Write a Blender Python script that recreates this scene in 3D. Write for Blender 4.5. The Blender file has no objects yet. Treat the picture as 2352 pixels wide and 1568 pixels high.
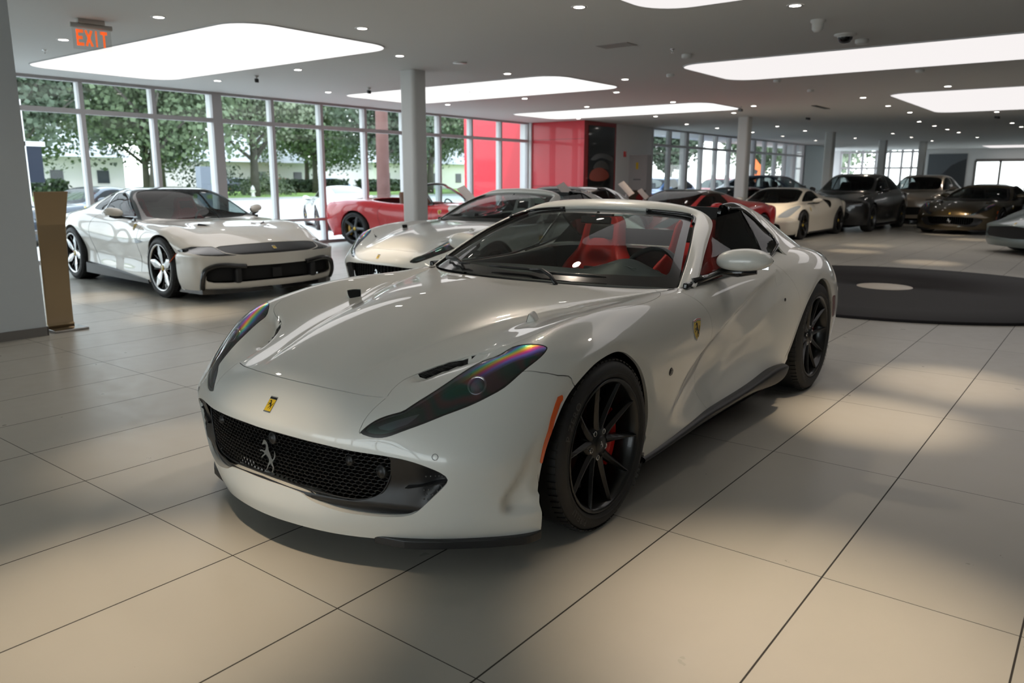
import bpy, bmesh, math, random
import numpy as np
from mathutils import Vector, Matrix
random.seed(7); np.random.seed(7)
PI = math.pi; R_ = math.radians
sc = bpy.context.scene
COL = sc.collection

# ------------------------------------------------------------------ camera
cam_d = bpy.data.cameras.new('camera'); cam = bpy.data.objects.new('camera', cam_d); COL.objects.link(cam)
cam_d.sensor_width = 36.0; cam_d.lens = 1787.1 / 2352 * 36.0
cam_d.clip_start = 0.05; cam_d.clip_end = 400
_p, _r, _y = .2052, -.0025, -.6580
_f = np.array([0, math.cos(_p), -math.sin(_p)]); _d = np.array([0, -math.sin(_p), -math.cos(_p)]); _x = np.array([1., 0, 0])
_rt = math.cos(_r) * _x + math.sin(_r) * _d; _dn = -math.sin(_r) * _x + math.cos(_r) * _d
_c, _s = math.cos(_y), math.sin(_y)
_G = np.array([[_c, _s, 0], [-_s, _c, 0], [0, 0, 1]])
_rt, _dn, _f = _G @ _rt, _G @ _dn, _G @ _f
_M = Matrix.Identity(4)
for _i in range(3):
    _M[_i][0] = _rt[_i]; _M[_i][1] = -_dn[_i]; _M[_i][2] = -_f[_i]
_M[2][3] = 1.387
cam.matrix_world = _M
sc.camera = cam
cam_d.dof.use_dof = True; cam_d.dof.focus_distance = 3.3; cam_d.dof.aperture_fstop = 3.4

# ------------------------------------------------------------------ world, light, exposure
sc.view_settings.view_transform = 'Standard'; sc.view_settings.look = 'None'
sc.view_settings.gamma = 1; sc.view_settings.use_curve_mapping = False
sc.view_settings.exposure = 0.35
sc.cycles.use_denoising = True
sc.cycles.max_bounces = 7; sc.cycles.diffuse_bounces = 3; sc.cycles.glossy_bounces = 3
sc.cycles.transparent_max_bounces = 12; sc.cycles.transmission_bounces = 3
sc.cycles.caustics_reflective = False; sc.cycles.caustics_refractive = False
sc.cycles.sample_clamp_indirect = 4.0
sc.cycles.use_adaptive_sampling = True; sc.cycles.adaptive_threshold = 0.02
wd = bpy.data.worlds.new('sky'); sc.world = wd; wd.use_nodes = True
_nt = wd.node_tree; _bg = _nt.nodes['Background']
_tc = _nt.nodes.new('ShaderNodeTexCoord'); _sp = _nt.nodes.new('ShaderNodeSeparateXYZ'); _cr = _nt.nodes.new('ShaderNodeValToRGB')
_nt.links.new(_tc.outputs['Generated'], _sp.inputs[0]); _nt.links.new(_sp.outputs['Z'], _cr.inputs[0])
_nt.links.new(_cr.outputs[0], _bg.inputs['Color'])
_cr.color_ramp.elements[0].position = 0.0; _cr.color_ramp.elements[0].color = (0.95, 0.97, 1.0, 1)
_cr.color_ramp.elements[1].position = 0.7; _cr.color_ramp.elements[1].color = (0.72, 0.84, 1.0, 1)
_bg.inputs['Strength'].default_value = 3.4
sun_d = bpy.data.lights.new('sun', 'SUN'); sun = bpy.data.objects.new('sun', sun_d); COL.objects.link(sun)
sun_d.energy = 1.6; sun_d.angle = math.radians(3); sun_d.color = (1, .96, .9)
sun.rotation_euler = Vector((-.25, .55, -.8)).to_track_quat('-Z', 'Y').to_euler()

# ------------------------------------------------------------------ materials
_mats = {}
def nodes(m): return m.node_tree.nodes, m.node_tree.links
def mat(name, col=(.5, .5, .5), rough=.5, metal=0., coat=0., spec=.5, emis=None, estr=0., **kw):
    if name in _mats: return _mats[name]
    m = bpy.data.materials.new(name); m.use_nodes = True; _mats[name] = m
    b = m.node_tree.nodes['Principled BSDF']
    b.inputs['Base Color'].default_value = (*col, 1); b.inputs['Roughness'].default_value = rough
    b.inputs['Metallic'].default_value = metal; b.inputs['Coat Weight'].default_value = coat
    b.inputs['Coat Roughness'].default_value = kw.get('coatr', .03)
    b.inputs['Specular IOR Level'].default_value = spec
    if emis: b.inputs['Emission Color'].default_value = (*emis, 1); b.inputs['Emission Strength'].default_value = estr
    return m
def varied(m, scale=8, amt=.06, bump=0., bscale=60, detail=3):
    """procedural tone variation (and optional fine bump) on a Principled material"""
    n, l = nodes(m); b = n['Principled BSDF']; c = tuple(b.inputs['Base Color'].default_value)
    tc = n.new('ShaderNodeTexCoord'); nz = n.new('ShaderNodeTexNoise'); nz.inputs['Scale'].default_value = scale; nz.inputs['Detail'].default_value = detail
    mx = n.new('ShaderNodeMix'); mx.data_type = 'RGBA'
    mx.inputs[6].default_value = (*[max(0, v * (1 - amt)) for v in c[:3]], 1); mx.inputs[7].default_value = (*[min(1, v * (1 + amt)) for v in c[:3]], 1)
    l.new(tc.outputs['Object'], nz.inputs['Vector']); l.new(nz.outputs['Fac'], mx.inputs[0]); l.new(mx.outputs[2], b.inputs['Base Color'])
    if bump:
        n2 = n.new('ShaderNodeTexNoise'); n2.inputs['Scale'].default_value = bscale; bp = n.new('ShaderNodeBump'); bp.inputs['Strength'].default_value = bump
        l.new(tc.outputs['Object'], n2.inputs['Vector']); l.new(n2.outputs['Fac'], bp.inputs['Height']); l.new(bp.outputs[0], b.inputs['Normal'])
    return m
def glassy(name, tint=(.8, .85, .85), rough=.0, refl=.45):
    """thin glass: tinted see-through mixed with a mirror by Fresnel"""
    if name in _mats: return _mats[name]
    m = bpy.data.materials.new(name); m.use_nodes = True; _mats[name] = m; n, l = nodes(m)
    n.remove(n['Principled BSDF']); o = n['Material Output']
    t = n.new('ShaderNodeBsdfTransparent'); t.inputs[0].default_value = (*tint, 1)
    g = n.new('ShaderNodeBsdfGlossy'); g.inputs['Roughness'].default_value = rough; g.inputs[0].default_value = (refl, refl, refl, 1)
    fr = n.new('ShaderNodeFresnel'); ge = n.new('ShaderNodeNewGeometry'); mr = n.new('ShaderNodeMapRange'); mr.inputs['To Min'].default_value = 1.5; mr.inputs['To Max'].default_value = 1 / 1.5; l.new(ge.outputs['Backfacing'], mr.inputs[0]); l.new(mr.outputs[0], fr.inputs[0]); mx = n.new('ShaderNodeMixShader')
    l.new(fr.outputs[0], mx.inputs[0]); l.new(t.outputs[0], mx.inputs[1]); l.new(g.outputs[0], mx.inputs[2]); l.new(mx.outputs[0], o.inputs[0])
    return m
def emit(name, col, s):
    if name in _mats: return _mats[name]
    m = bpy.data.materials.new(name); m.use_nodes = True; _mats[name] = m; n, l = nodes(m)
    n.remove(n['Principled BSDF']); e = n.new('ShaderNodeEmission'); e.inputs[0].default_value = (*col, 1); e.inputs[1].default_value = s
    l.new(e.outputs[0], n['Material Output'].inputs[0]); return m
def paint(name, col, flake=0.):
    return mat(name, col, rough=.32, coat=1.0, coatr=.015, metal=flake, spec=.5)

# ------------------------------------------------------------------ objects
def link(name, me, m=None, parent=None, label=None, cat=None, group=None, kind=None, loc=None, rot=None):
    o = bpy.data.objects.new(name, me); COL.objects.link(o)
    if m is not None and me is not None:
        for q in (m if isinstance(m, (list, tuple)) else [m]): me.materials.append(q)
    if parent is not None: o.parent = parent
    if loc is not None: o.location = loc
    if rot is not None: o.rotation_euler = rot
    if label: o['label'] = label
    if cat: o['category'] = cat
    if group: o['group'] = group
    if kind: o['kind'] = kind
    return o
def thing(name, label, cat, loc=(0, 0, 0), rz=0, group=None):
    return link(name, None, None, None, label, cat, group, None, loc, (0, 0, rz))
def copy_tree(o, parent=None):
    c = o.copy(); COL.objects.link(c)
    if parent is not None: c.parent = parent
    for ch in list(o.children): copy_tree(ch, c)
    return c

class MB:
    """collects simple solids into one mesh"""
    def __init__(s): s.v = []; s.f = []; s.mi = []; s.sm = []; s.cur = 0
    def add(s, vs, fs, smooth=False):
        o = len(s.v); s.v += [tuple(v) for v in vs]
        for f in fs: s.f.append([i + o for i in f]); s.mi.append(s.cur); s.sm.append(smooth)
    def box(s, x0, x1, y0, y1, z0, z1):
        s.add([(x, y, z) for z in (z0, z1) for y in (y0, y1) for x in (x0, x1)],
              [(0, 2, 3, 1), (4, 5, 7, 6), (0, 1, 5, 4), (2, 6, 7, 3), (0, 4, 6, 2), (1, 3, 7, 5)])
    def obox(s, c, ax, ay, az):
        c, ax, ay, az = map(np.array, (c, ax, ay, az))
        s.add([c + i * ax + j * ay + k * az for k in (-1, 1) for j in (-1, 1) for i in (-1, 1)],
              [(0, 2, 3, 1), (4, 5, 7, 6), (0, 1, 5, 4), (2, 6, 7, 3), (0, 4, 6, 2), (1, 3, 7, 5)])
    def prism(s, poly, a, b, axis=2, smooth=False):
        """poly: 2D points, extruded from a to b along axis"""
        n = len(poly)
        def P(p, h):
            return (p[0], p[1], h) if axis == 2 else ((p[0], h, p[1]) if axis == 1 else (h, p[0], p[1]))
        o = len(s.v); s.v += [P(p, a) for p in poly] + [P(p, b) for p in poly]
        s.f.append(list(range(o, o + n))[::-1]); s.f.append(list(range(o + n, o + 2 * n))); s.mi += [s.cur] * 2; s.sm += [False] * 2
        for i in range(n):
            j = (i + 1) % n; s.f.append([o + i, o + j, o + n + j, o + n + i]); s.mi.append(s.cur); s.sm.append(smooth)
    def lathe(s, prof, n=24, M=None, a0=0, a1=2 * PI, smooth=True):
        """prof: (r, h) pairs, spun about local Z; M maps to place"""
        full = abs(a1 - a0 - 2 * PI) < 1e-6; k = n if full else n + 1
        vs = []
        for i in range(k):
            a = a0 + (a1 - a0) * i / n
            for r, h in prof:
                p = Vector((r * math.cos(a), r * math.sin(a), h)); vs.append(tuple(M @ p) if M is not None else tuple(p))
        m = len(prof); fs = []
        for i in range(n):
            j = (i + 1) % k
            for q in range(m - 1): fs.append((i * m + q, j * m + q, j * m + q + 1, i * m + q + 1))
        s.add(vs, fs, smooth)
    def tube(s, pts, r, n=8, closed=False, flat=None, cap=True):
        """round tube through pts; r scalar or list; flat=(nx,ny,nz,scale) squashes"""
        pts = [Vector(p) for p in pts]; N = len(pts); rr = r if isinstance(r, (list, tuple, np.ndarray)) else [r] * N
        up = Vector((0, 0, 1)); vs = []; prev = None
        for i, p in enumerate(pts):
            a = pts[(i - 1) % N] if (closed or i > 0) else p; b = pts[(i + 1) % N] if (closed or i < N - 1) else p
            t = (b - a).normalized()
            if prev is None:
                u = t.cross(up)
                if u.length < .1: u = t.cross(Vector((1, 0, 0)))
                u.normalize()
            else:
                u = (prev - t * prev.dot(t)); u.normalize()
            prev = u; w = t.cross(u)
            for k in range(n):
                an = 2 * PI * k / n; vs.append(tuple(p + (u * math.cos(an) + w * math.sin(an)) * rr[i]))
        fs = []
        for i in range(N if closed else N - 1):
            j = (i + 1) % N
            for k in range(n): fs.append((i * n + k, i * n + (k + 1) % n, j * n + (k + 1) % n, j * n + k))
        s.add(vs, fs, True)
        if cap and not closed:
            o = len(s.v) - N * n; s.f.append([o + k for k in range(n)][::-1]); s.f.append([o + (N - 1) * n + k for k in range(n)]); s.mi += [s.cur] * 2; s.sm += [False] * 2
    def mesh(s, name='m'):
        me = bpy.data.meshes.new(name); me.from_pydata(s.v, [], s.f); me.update()
        me.polygons.foreach_set('material_index', s.mi); me.polygons.foreach_set('use_smooth', s.sm)
        return me
    def build(s, name, m, parent=None, bevel=0, **kw):
        me = s.mesh(name)
        bm = bmesh.new(); bm.from_mesh(me); bmesh.ops.recalc_face_normals(bm, faces=bm.faces); bm.to_mesh(me); bm.free()
        o = link(name, me, m, parent, **kw)
        if bevel:
            b = o.modifiers.new('bevel', 'BEVEL'); b.width = bevel; b.segments = 2; b.limit_method = 'ANGLE'; b.angle_limit = .6
        return o
def rounded(w, h, r, n=5, cx=0, cy=0):
    pts = []
    for (sx, sy, a0) in ((1, 1, 0), (-1, 1, 90), (-1, -1, 180), (1, -1, 270)):
        for i in range(n + 1):
            a = math.radians(a0 + 90 * i / n); pts.append((cx + sx * (w / 2 - r) + r * math.cos(a), cy + sy * (h / 2 - r) + r * math.sin(a)))
    return pts
def smoothpoly(pts, closed=True, k=8, corner=()):
    """Catmull-Rom through pts; indexes in corner stay sharp"""
    P = [np.array(p, float) for p in pts]; n = len(P); out = []
    for i in range(n if closed else n - 1):
        p1, p2 = P[i], P[(i + 1) % n]
        p0 = P[(i - 1) % n] if (closed or i > 0) else 2 * p1 - p2
        p3 = P[(i + 2) % n] if (closed or i < n - 2) else 2 * p2 - p1
        m1 = (p2 - p0) / 2; m2 = (p3 - p1) / 2
        if i in corner: m1 = (p2 - p1)
        if (i + 1) % n in corner: m2 = (p2 - p1)
        L = np.linalg.norm(p2 - p1)
        for m_ in (m1, m2):
            ln = np.linalg.norm(m_)
            if ln > 1.3 * L: m_ *= 1.3 * L / ln
        for q in range(k):
            t = q / k; out.append((2 * t**3 - 3 * t**2 + 1) * p1 + (t**3 - 2 * t**2 + t) * m1 + (-2 * t**3 + 3 * t**2) * p2 + (t**3 - t**2) * m2)
    if not closed: out.append(P[-1])
    return np.array(out)

# ------------------------------------------------------------------ surface patches that can be cut along curves
def bmat(n, m, sub):
    """uniform cubic B-spline basis over n control points, natural ends"""
    us = np.linspace(0, n - 1, m); B = np.zeros((m, n + 2))
    for r, u in enumerate(us):
        i = min(int(u), n - 2); t = u - i
        B[r, i:i + 4] = np.array([(1 - t)**3, 3 * t**3 - 6 * t**2 + 4, -3 * t**3 + 3 * t**2 + 3 * t + 1, t**3]) / 6
    return B
def spl(ctrl, ku, kv, iters=2, w=.8, mirror=True):
    """control net (nu,nv,3) -> dense smooth grid; the net is relaxed so the surface runs close to the points"""
    T = np.array(ctrl, float); nu, nv = T.shape[:2]; C = T.copy()
    def ext(C):
        E = np.concatenate([2 * C[:1] - C[1:2], C, 2 * C[-1:] - C[-2:-1]], 0)
        first = E[:, 1:2] * np.array([1, -1, 1]) if mirror else 2 * E[:, :1] - E[:, 1:2]
        return np.concatenate([first, E, 2 * E[:, -1:] - E[:, -2:-1]], 1)
    Bu0, Bv0 = bmat(nu, nu, 1), bmat(nv, nv, 1)
    for _ in range(iters): C = C + w * (T - np.einsum('ai,ijk,bj->abk', Bu0, ext(C), Bv0))
    Bu, Bv = bmat(nu, (nu - 1) * ku + 1, ku), bmat(nv, (nv - 1) * kv + 1, kv)
    return np.einsum('ai,ijk,bj->abk', Bu, ext(C), Bv)
class PM:
    """polygon mesh with vertex normals, half car (y >= 0)"""
    def __init__(s, V, N, F): s.V = V; s.N = N; s.F = F
    @staticmethod
    def grid(G, flip=False, mirror=True):
        nu, nv = G.shape[:2]
        du = np.gradient(G, axis=0); dv = np.gradient(G, axis=1)
        if mirror: dv[:, 0] = (G[:, 1] - G[:, 1] * np.array([1, -1, 1])) / 2
        N = np.cross(du, dv); N /= np.linalg.norm(N, axis=2, keepdims=True) + 1e-12
        if flip: N = -N
        F = []
        for i in range(nu - 1):
            for j in range(nv - 1):
                a = i * nv + j; q = [a, a + nv, a + nv + 1, a + 1]
                F.append(q[::-1] if flip else q)
        return PM(G.reshape(-1, 3), N.reshape(-1, 3), F)
    def cut(s, f, eps=0.):
        """split by scalar field f(V): returns (part f<0, part f>0)"""
        d = f(s.V) - eps; d = np.where(np.abs(d) < 1e-7, 1e-7, d)
        V = list(s.V); N = list(s.N); cache = {}; A = []; B = []
        def mid(i, j):
            k = (i, j) if i < j else (j, i)
            if k not in cache:
                t = d[k[0]] / (d[k[0]] - d[k[1]]); cache[k] = len(V)
                V.append(s.V[k[0]] * (1 - t) + s.V[k[1]] * t); n = s.N[k[0]] * (1 - t) + s.N[k[1]] * t; N.append(n / (np.linalg.norm(n) + 1e-12))
            return cache[k]
        neg = d < 0
        for F in s.F:
            sg = [neg[i] for i in F]
            if all(sg): A.append(F); continue
            if not any(sg): B.append(F); continue
            fa = []; fb = []; n = len(F)
            for q in range(n):
                i, j = F[q], F[(q + 1) % n]
                (fa if neg[i] else fb).append(i)
                if neg[i] != neg[j]:
                    m = mid(i, j); fa.append(m); fb.append(m)
            if len(fa) > 2: A.append(fa)
            if len(fb) > 2: B.append(fb)
        V = np.array(V); N = np.array(N)
        return PM(V, N, A).clean(), PM(V, N, B).clean()
    def clean(s):
        if not s.F: return PM(np.zeros((0, 3)), np.zeros((0, 3)), [])
        used = sorted(set(i for f in s.F for i in f)); mp = {o: n for n, o in enumerate(used)}
        return PM(s.V[used], s.N[used], [[mp[i] for i in f] for f in s.F])
    def mirrored(s, weld=True):
        n = len(s.V); idx = np.arange(n) + n
        mv = s.V * [1, -1, 1]; mn = s.N * [1, -1, 1]
        if weld:
            c = np.abs(s.V[:, 1]) < 1e-5; idx[c] = np.arange(n)[c]
        return PM(np.vstack([s.V, mv]), np.vstack([s.N, mn]), s.F + [[int(idx[i]) for i in f][::-1] for f in s.F]).clean()
    def flip_y(s): return PM(s.V * [1, -1, 1], s.N * [1, -1, 1], [f[::-1] for f in s.F])
    def offset(s, d): return PM(s.V + s.N * d, s.N, s.F)
    def boundary(s):
        cnt = {}
        for f in s.F:
            for q in range(len(f)):
                i, j = f[q], f[(q + 1) % len(f)]; k = (i, j) if i < j else (j, i)
                cnt.setdefault(k, []).append((i, j))
        return [e[0] for e in cnt.values() if len(e) == 1]
    def flange(s, d=.012, keep=None):
        """turn every free edge inwards by d so the panel shows thickness"""
        E = s.boundary(); V = list(s.V); N = list(s.N); F = list(s.F); mp = {}; cut = len(F)
        for i, j in E:
            if keep is not None and not keep(s.V[i]): continue
            a = []
            for q in (i, j):
                if q not in mp: mp[q] = len(V); V.append(s.V[q] - s.N[q] * d); N.append(s.N[q])
                a.append(mp[q])
            o = len(V); V += [s.V[i], s.V[j]]
            # separate edge verts so shading breaks
            e = s.V[j] - s.V[i]; nn = np.cross(e, s.N[i]); nn = nn / (np.linalg.norm(nn) + 1e-12)
            V += [V[a[1]], V[a[0]]]; N += [nn, nn, nn, nn]
            F.append([o + 1, o, o + 3, o + 2])
        return PM(np.array(V), np.array(N), F)
    def build(s, name, m, parent=None, **kw):
        if not s.F: return None
        me = bpy.data.meshes.new(name); me.from_pydata([tuple(v) for v in s.V], [], s.F)
        me.polygons.foreach_set('use_smooth', [True] * len(me.polygons)); me.update()
        me.normals_split_custom_set_from_vertices([tuple(n) for n in s.N])
        return link(name, me, m, parent, **kw)
def sdf(poly, ax=(0, 1)):
    """signed distance (negative inside) to a closed 2D outline, on the given coordinate pair"""
    P = np.array(poly, float); Q = np.roll(P, -1, 0)
    def f(V):
        X = V[:, ax]; best = np.full(len(X), 1e9); ins = np.zeros(len(X), bool)
        for a, b in zip(P, Q):
            ab = b - a; L = ab @ ab
            if L < 1e-14: continue
            t = np.clip(((X - a) @ ab) / L, 0, 1); dd = np.hypot(*(X - a - t[:, None] * ab).T); best = np.minimum(best, dd)
            c = (a[1] > X[:, 1]) != (b[1] > X[:, 1])
            with np.errstate(divide='ignore', invalid='ignore'):
                xi = (b[0] - a[0]) * (X[:, 1] - a[1]) / (b[1] - a[1] if b[1] != a[1] else 1e-12) + a[0]
            ins ^= c & (X[:, 0] < xi)
        return np.where(ins, -best, best)
    return f
def side_of(line, ax=(0, 1), y=None):
    """signed side of an open polyline extended straight at its ends (positive on the left)"""
    P = np.array(line, float); P = np.vstack([P[0] + (P[0] - P[1]) * 50, P, P[-1] + (P[-1] - P[-2]) * 50])
    def f(V):
        X = V[:, ax]; best = np.full(len(X), 1e9); sg = np.ones(len(X))
        for a, b in zip(P[:-1], P[1:]):
            ab = b - a; L = ab @ ab; t = np.clip(((X - a) @ ab) / L, 0, 1); r = X - a - t[:, None] * ab
            dd = np.hypot(*r.T); cr = ab[0] * (X - a)[:, 1] - ab[1] * (X - a)[:, 0]; u = dd < best - 1e-9
            best = np.where(u, dd, best); sg = np.where(u, np.where(cr >= 0, 1., -1.), sg)
        return best * sg
    return f
# ------------------------------------------------------------------ shared car materials
M_ = {}
M_['white'] = paint('pearl_white_paint', (.76, .755, .705))
M_['black'] = mat('gloss_black', (.006, .006, .007), rough=.12, coat=.6)
M_['satin'] = mat('satin_black', (.012, .012, .013), rough=.42)
M_['matte'] = mat('matte_black', (.006, .006, .006), rough=.8)
M_['void'] = mat('underbody_black', (.002, .002, .002), rough=1., spec=.1)
M_['glass'] = glassy('car_glass', (.66, .74, .72))
M_['dglass'] = glassy('dark_car_glass', (.30, .33, .33))
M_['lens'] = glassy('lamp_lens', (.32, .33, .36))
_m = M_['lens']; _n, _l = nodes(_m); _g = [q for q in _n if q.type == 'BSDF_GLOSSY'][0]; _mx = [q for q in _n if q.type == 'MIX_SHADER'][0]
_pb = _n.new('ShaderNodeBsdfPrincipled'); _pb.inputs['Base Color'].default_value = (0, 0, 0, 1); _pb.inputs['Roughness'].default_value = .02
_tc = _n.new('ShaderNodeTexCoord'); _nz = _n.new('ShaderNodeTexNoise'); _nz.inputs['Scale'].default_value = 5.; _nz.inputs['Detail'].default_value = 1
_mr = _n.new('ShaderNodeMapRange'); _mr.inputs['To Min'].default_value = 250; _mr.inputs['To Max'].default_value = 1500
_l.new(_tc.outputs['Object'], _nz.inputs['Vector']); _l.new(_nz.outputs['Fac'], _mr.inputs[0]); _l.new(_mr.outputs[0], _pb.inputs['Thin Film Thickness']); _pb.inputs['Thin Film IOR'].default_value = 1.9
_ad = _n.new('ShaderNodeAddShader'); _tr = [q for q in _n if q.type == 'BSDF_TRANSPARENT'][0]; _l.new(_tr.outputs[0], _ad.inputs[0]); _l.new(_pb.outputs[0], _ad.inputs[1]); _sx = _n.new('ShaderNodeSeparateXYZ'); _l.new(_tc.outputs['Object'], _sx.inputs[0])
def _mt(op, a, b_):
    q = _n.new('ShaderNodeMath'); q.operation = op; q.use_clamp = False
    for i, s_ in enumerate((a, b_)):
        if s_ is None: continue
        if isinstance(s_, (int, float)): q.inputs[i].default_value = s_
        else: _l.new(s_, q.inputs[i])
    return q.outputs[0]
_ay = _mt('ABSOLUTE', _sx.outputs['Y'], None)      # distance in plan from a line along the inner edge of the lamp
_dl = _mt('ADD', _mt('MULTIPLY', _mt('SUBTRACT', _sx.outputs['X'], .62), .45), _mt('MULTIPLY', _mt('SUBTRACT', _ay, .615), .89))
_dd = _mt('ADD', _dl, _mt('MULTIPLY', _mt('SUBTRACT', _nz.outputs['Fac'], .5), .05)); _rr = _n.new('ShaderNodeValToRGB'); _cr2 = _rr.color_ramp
for _i, (_p2, _c2) in enumerate(((0, (.02, .02, .03)), (.12, (.10, .12, .60)), (.25, (.05, .55, .75)), (.36, (.25, .75, .25)), (.47, (.95, .75, .10)), (.58, (1, .25, .10)), (.68, (.9, .08, .55)), (.80, (.25, .20, .9)), (1, (.0, .0, .0)))):  # rainbow sheen painted in: a fixed ramp tints the lens gloss along that line
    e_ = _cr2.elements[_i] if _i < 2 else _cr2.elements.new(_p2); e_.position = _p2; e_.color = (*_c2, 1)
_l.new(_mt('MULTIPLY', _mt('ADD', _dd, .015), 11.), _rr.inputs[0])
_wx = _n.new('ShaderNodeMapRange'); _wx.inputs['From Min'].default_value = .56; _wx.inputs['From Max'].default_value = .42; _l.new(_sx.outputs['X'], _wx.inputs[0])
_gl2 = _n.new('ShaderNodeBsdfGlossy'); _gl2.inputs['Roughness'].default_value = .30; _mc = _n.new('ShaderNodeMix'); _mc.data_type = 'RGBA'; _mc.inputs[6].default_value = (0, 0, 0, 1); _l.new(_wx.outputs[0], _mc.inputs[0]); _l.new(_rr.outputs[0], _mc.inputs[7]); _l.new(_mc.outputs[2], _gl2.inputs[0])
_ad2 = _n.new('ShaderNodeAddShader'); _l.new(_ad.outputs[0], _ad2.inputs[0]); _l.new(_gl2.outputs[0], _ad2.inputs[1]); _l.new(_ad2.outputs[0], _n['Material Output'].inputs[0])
M_['tyre'] = varied(mat('tyre_rubber', (.012, .012, .0125), rough=.62), 30, .25)
M_['rimb'] = mat('black_alloy', (.012, .012, .0125), rough=.28, metal=.4, coat=.3)
M_['rimg'] = mat('grey_alloy', (.10, .105, .11), rough=.3, metal=.8)
M_['rims'] = mat('diamond_cut_alloy', (.62, .62, .62), rough=.22, metal=.9)
M_['disc'] = mat('carbon_disc', (.055, .055, .06), rough=.35, metal=.9)
M_['red'] = mat('caliper_red', (.62, .012, .01), rough=.3, coat=.5)
M_['yellow'] = mat('caliper_yellow', (.75, .42, .01), rough=.3, coat=.5)
M_['chrome'] = mat('chrome', (.8, .8, .8), rough=.12, metal=1.)
M_['leather'] = varied(mat('red_leather', (.55, .012, .008), rough=.45), 60, .08, .15, 400)
M_['bleather'] = varied(mat('black_leather', (.012, .012, .013), rough=.5), 60, .1, .15, 400)
M_['tleather'] = mat('tan_leather', (.16, .07, .035), rough=.5)
M_['gleather'] = mat('pale_grey_leather', (.42, .42, .40), rough=.5)
M_['orange'] = mat('orange_marker', (.75, .10, .005), rough=.25, coat=.6)
M_['dred'] = mat('dark_red_marker', (.10, .003, .005), rough=.2, coat=.6)
M_['badge'] = mat('badge_yellow', (.75, .50, .02), rough=.35, coat=.5)
M_['badgek'] = mat('badge_black', (.01, .01, .01), rough=.4)
M_['led'] = mat('led_glass', (.30, .34, .38), rough=.15, coat=.8)
M_['smoked'] = mat('smoked_lamp', (.018, .02, .022), rough=.08, coat=1.)
M_['seatstitch'] = mat('dark_embroidery', (.02, .004, .004), rough=.8)

# a rearing horse, outline in a unit box (x right, y up), facing left
HORSE = [(.30,.965),(.335,1.0),(.355,.975),(.41,.965),(.475,.92),(.52,.85),(.545,.77),(.56,.70),(.61,.63),(.66,.55),(.70,.475),(.735,.44),(.78,.455),(.83,.52),(.86,.60),(.855,.68),(.875,.74),(.90,.66),(.905,.57),
         (.875,.49),(.82,.43),(.77,.40),(.755,.345),(.78,.28),(.83,.215),(.80,.14),(.775,.06),(.74,.02),(.69,.01),(.715,.05),(.745,.10),(.76,.20),(.70,.245),(.655,.30),(.60,.25),(.545,.20),(.50,.12),(.46,.05),(.40,.035),(.43,.075),(.46,.13),(.50,.22),(.56,.31),
         (.575,.385),(.535,.45),(.47,.50),(.40,.53),(.35,.49),(.27,.44),(.21,.40),(.165,.375),(.185,.43),(.25,.475),(.31,.525),(.34,.56),(.27,.585),(.19,.60),(.13,.57),(.085,.58),(.13,.625),(.20,.645),(.29,.635),(.36,.635),(.405,.70),(.43,.775),(.42,.835),(.37,.855),(.30,.83),(.245,.80),(.215,.815),(.235,.86),(.27,.905)]
def horse_mesh(name, h, t, M, m, parent, **kw):
    b = MB(); b.prism([((x - .5) * h * .95, (y - .5) * h) for x, y in HORSE], 0, t)
    b.v = [tuple(M @ Vector(v)) for v in b.v]
    return b.build(name, m, parent, **kw)
def frame(o, n, up):
    n = Vector(n).normalized(); up = Vector(up); x = up.cross(n).normalized(); y = n.cross(x)
    M = Matrix.Identity(4)
    for i in range(3): M[i][0] = x[i]; M[i][1] = y[i]; M[i][2] = n[i]; M[i][3] = o[i]
    return M
SHIELD = [(-.5, .52), (0, .60), (.5, .52), (.5, .1), (.42, -.15), (.25, -.42), (0, -.66), (-.25, -.42), (-.42, -.15), (-.5, .1)]
def shield_badge(parent, o, n, up, h=.1, name='shield_badge'):
    M = frame(o, n, up); b = MB(); w = h * .78
    b.prism([(x * w * 1.12, y * h * .83) for x, y in SHIELD], -.001, .002)
    b.v = [tuple(M @ Vector(v)) for v in b.v]; bo = b.build(name, M_['chrome'], parent)
    b = MB(); b.prism([(x * w * .98, y * h * .74) for x, y in SHIELD], .001, .003); b.v = [tuple(M @ Vector(v)) for v in b.v]; b.build('shield_field', M_['badge'], bo)
    for k, (c, a) in enumerate(((mat('flag_green', (.01, .15, .04)), .0), (mat('flag_white', (.7, .7, .7)), .03), (M_['red'], .06))):
        b = MB(); b.prism([(-.5 * w * .98, h * (.33 + a)), (0, h * (.385 + a)), (.5 * w * .98, h * (.33 + a)), (.5 * w * .98, h * (.36 + a)), (0, h * (.415 + a)), (-.5 * w * .98, h * (.36 + a))], .002, .0038)
        b.v = [tuple(M @ Vector(v)) for v in b.v]; b.build('flag_stripe', c, bo)
    horse_mesh('horse_emblem', h * .72, .0012, M @ Matrix.Translation((0, -.04 * h, .003)), M_['badgek'], bo)
    return bo
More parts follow.
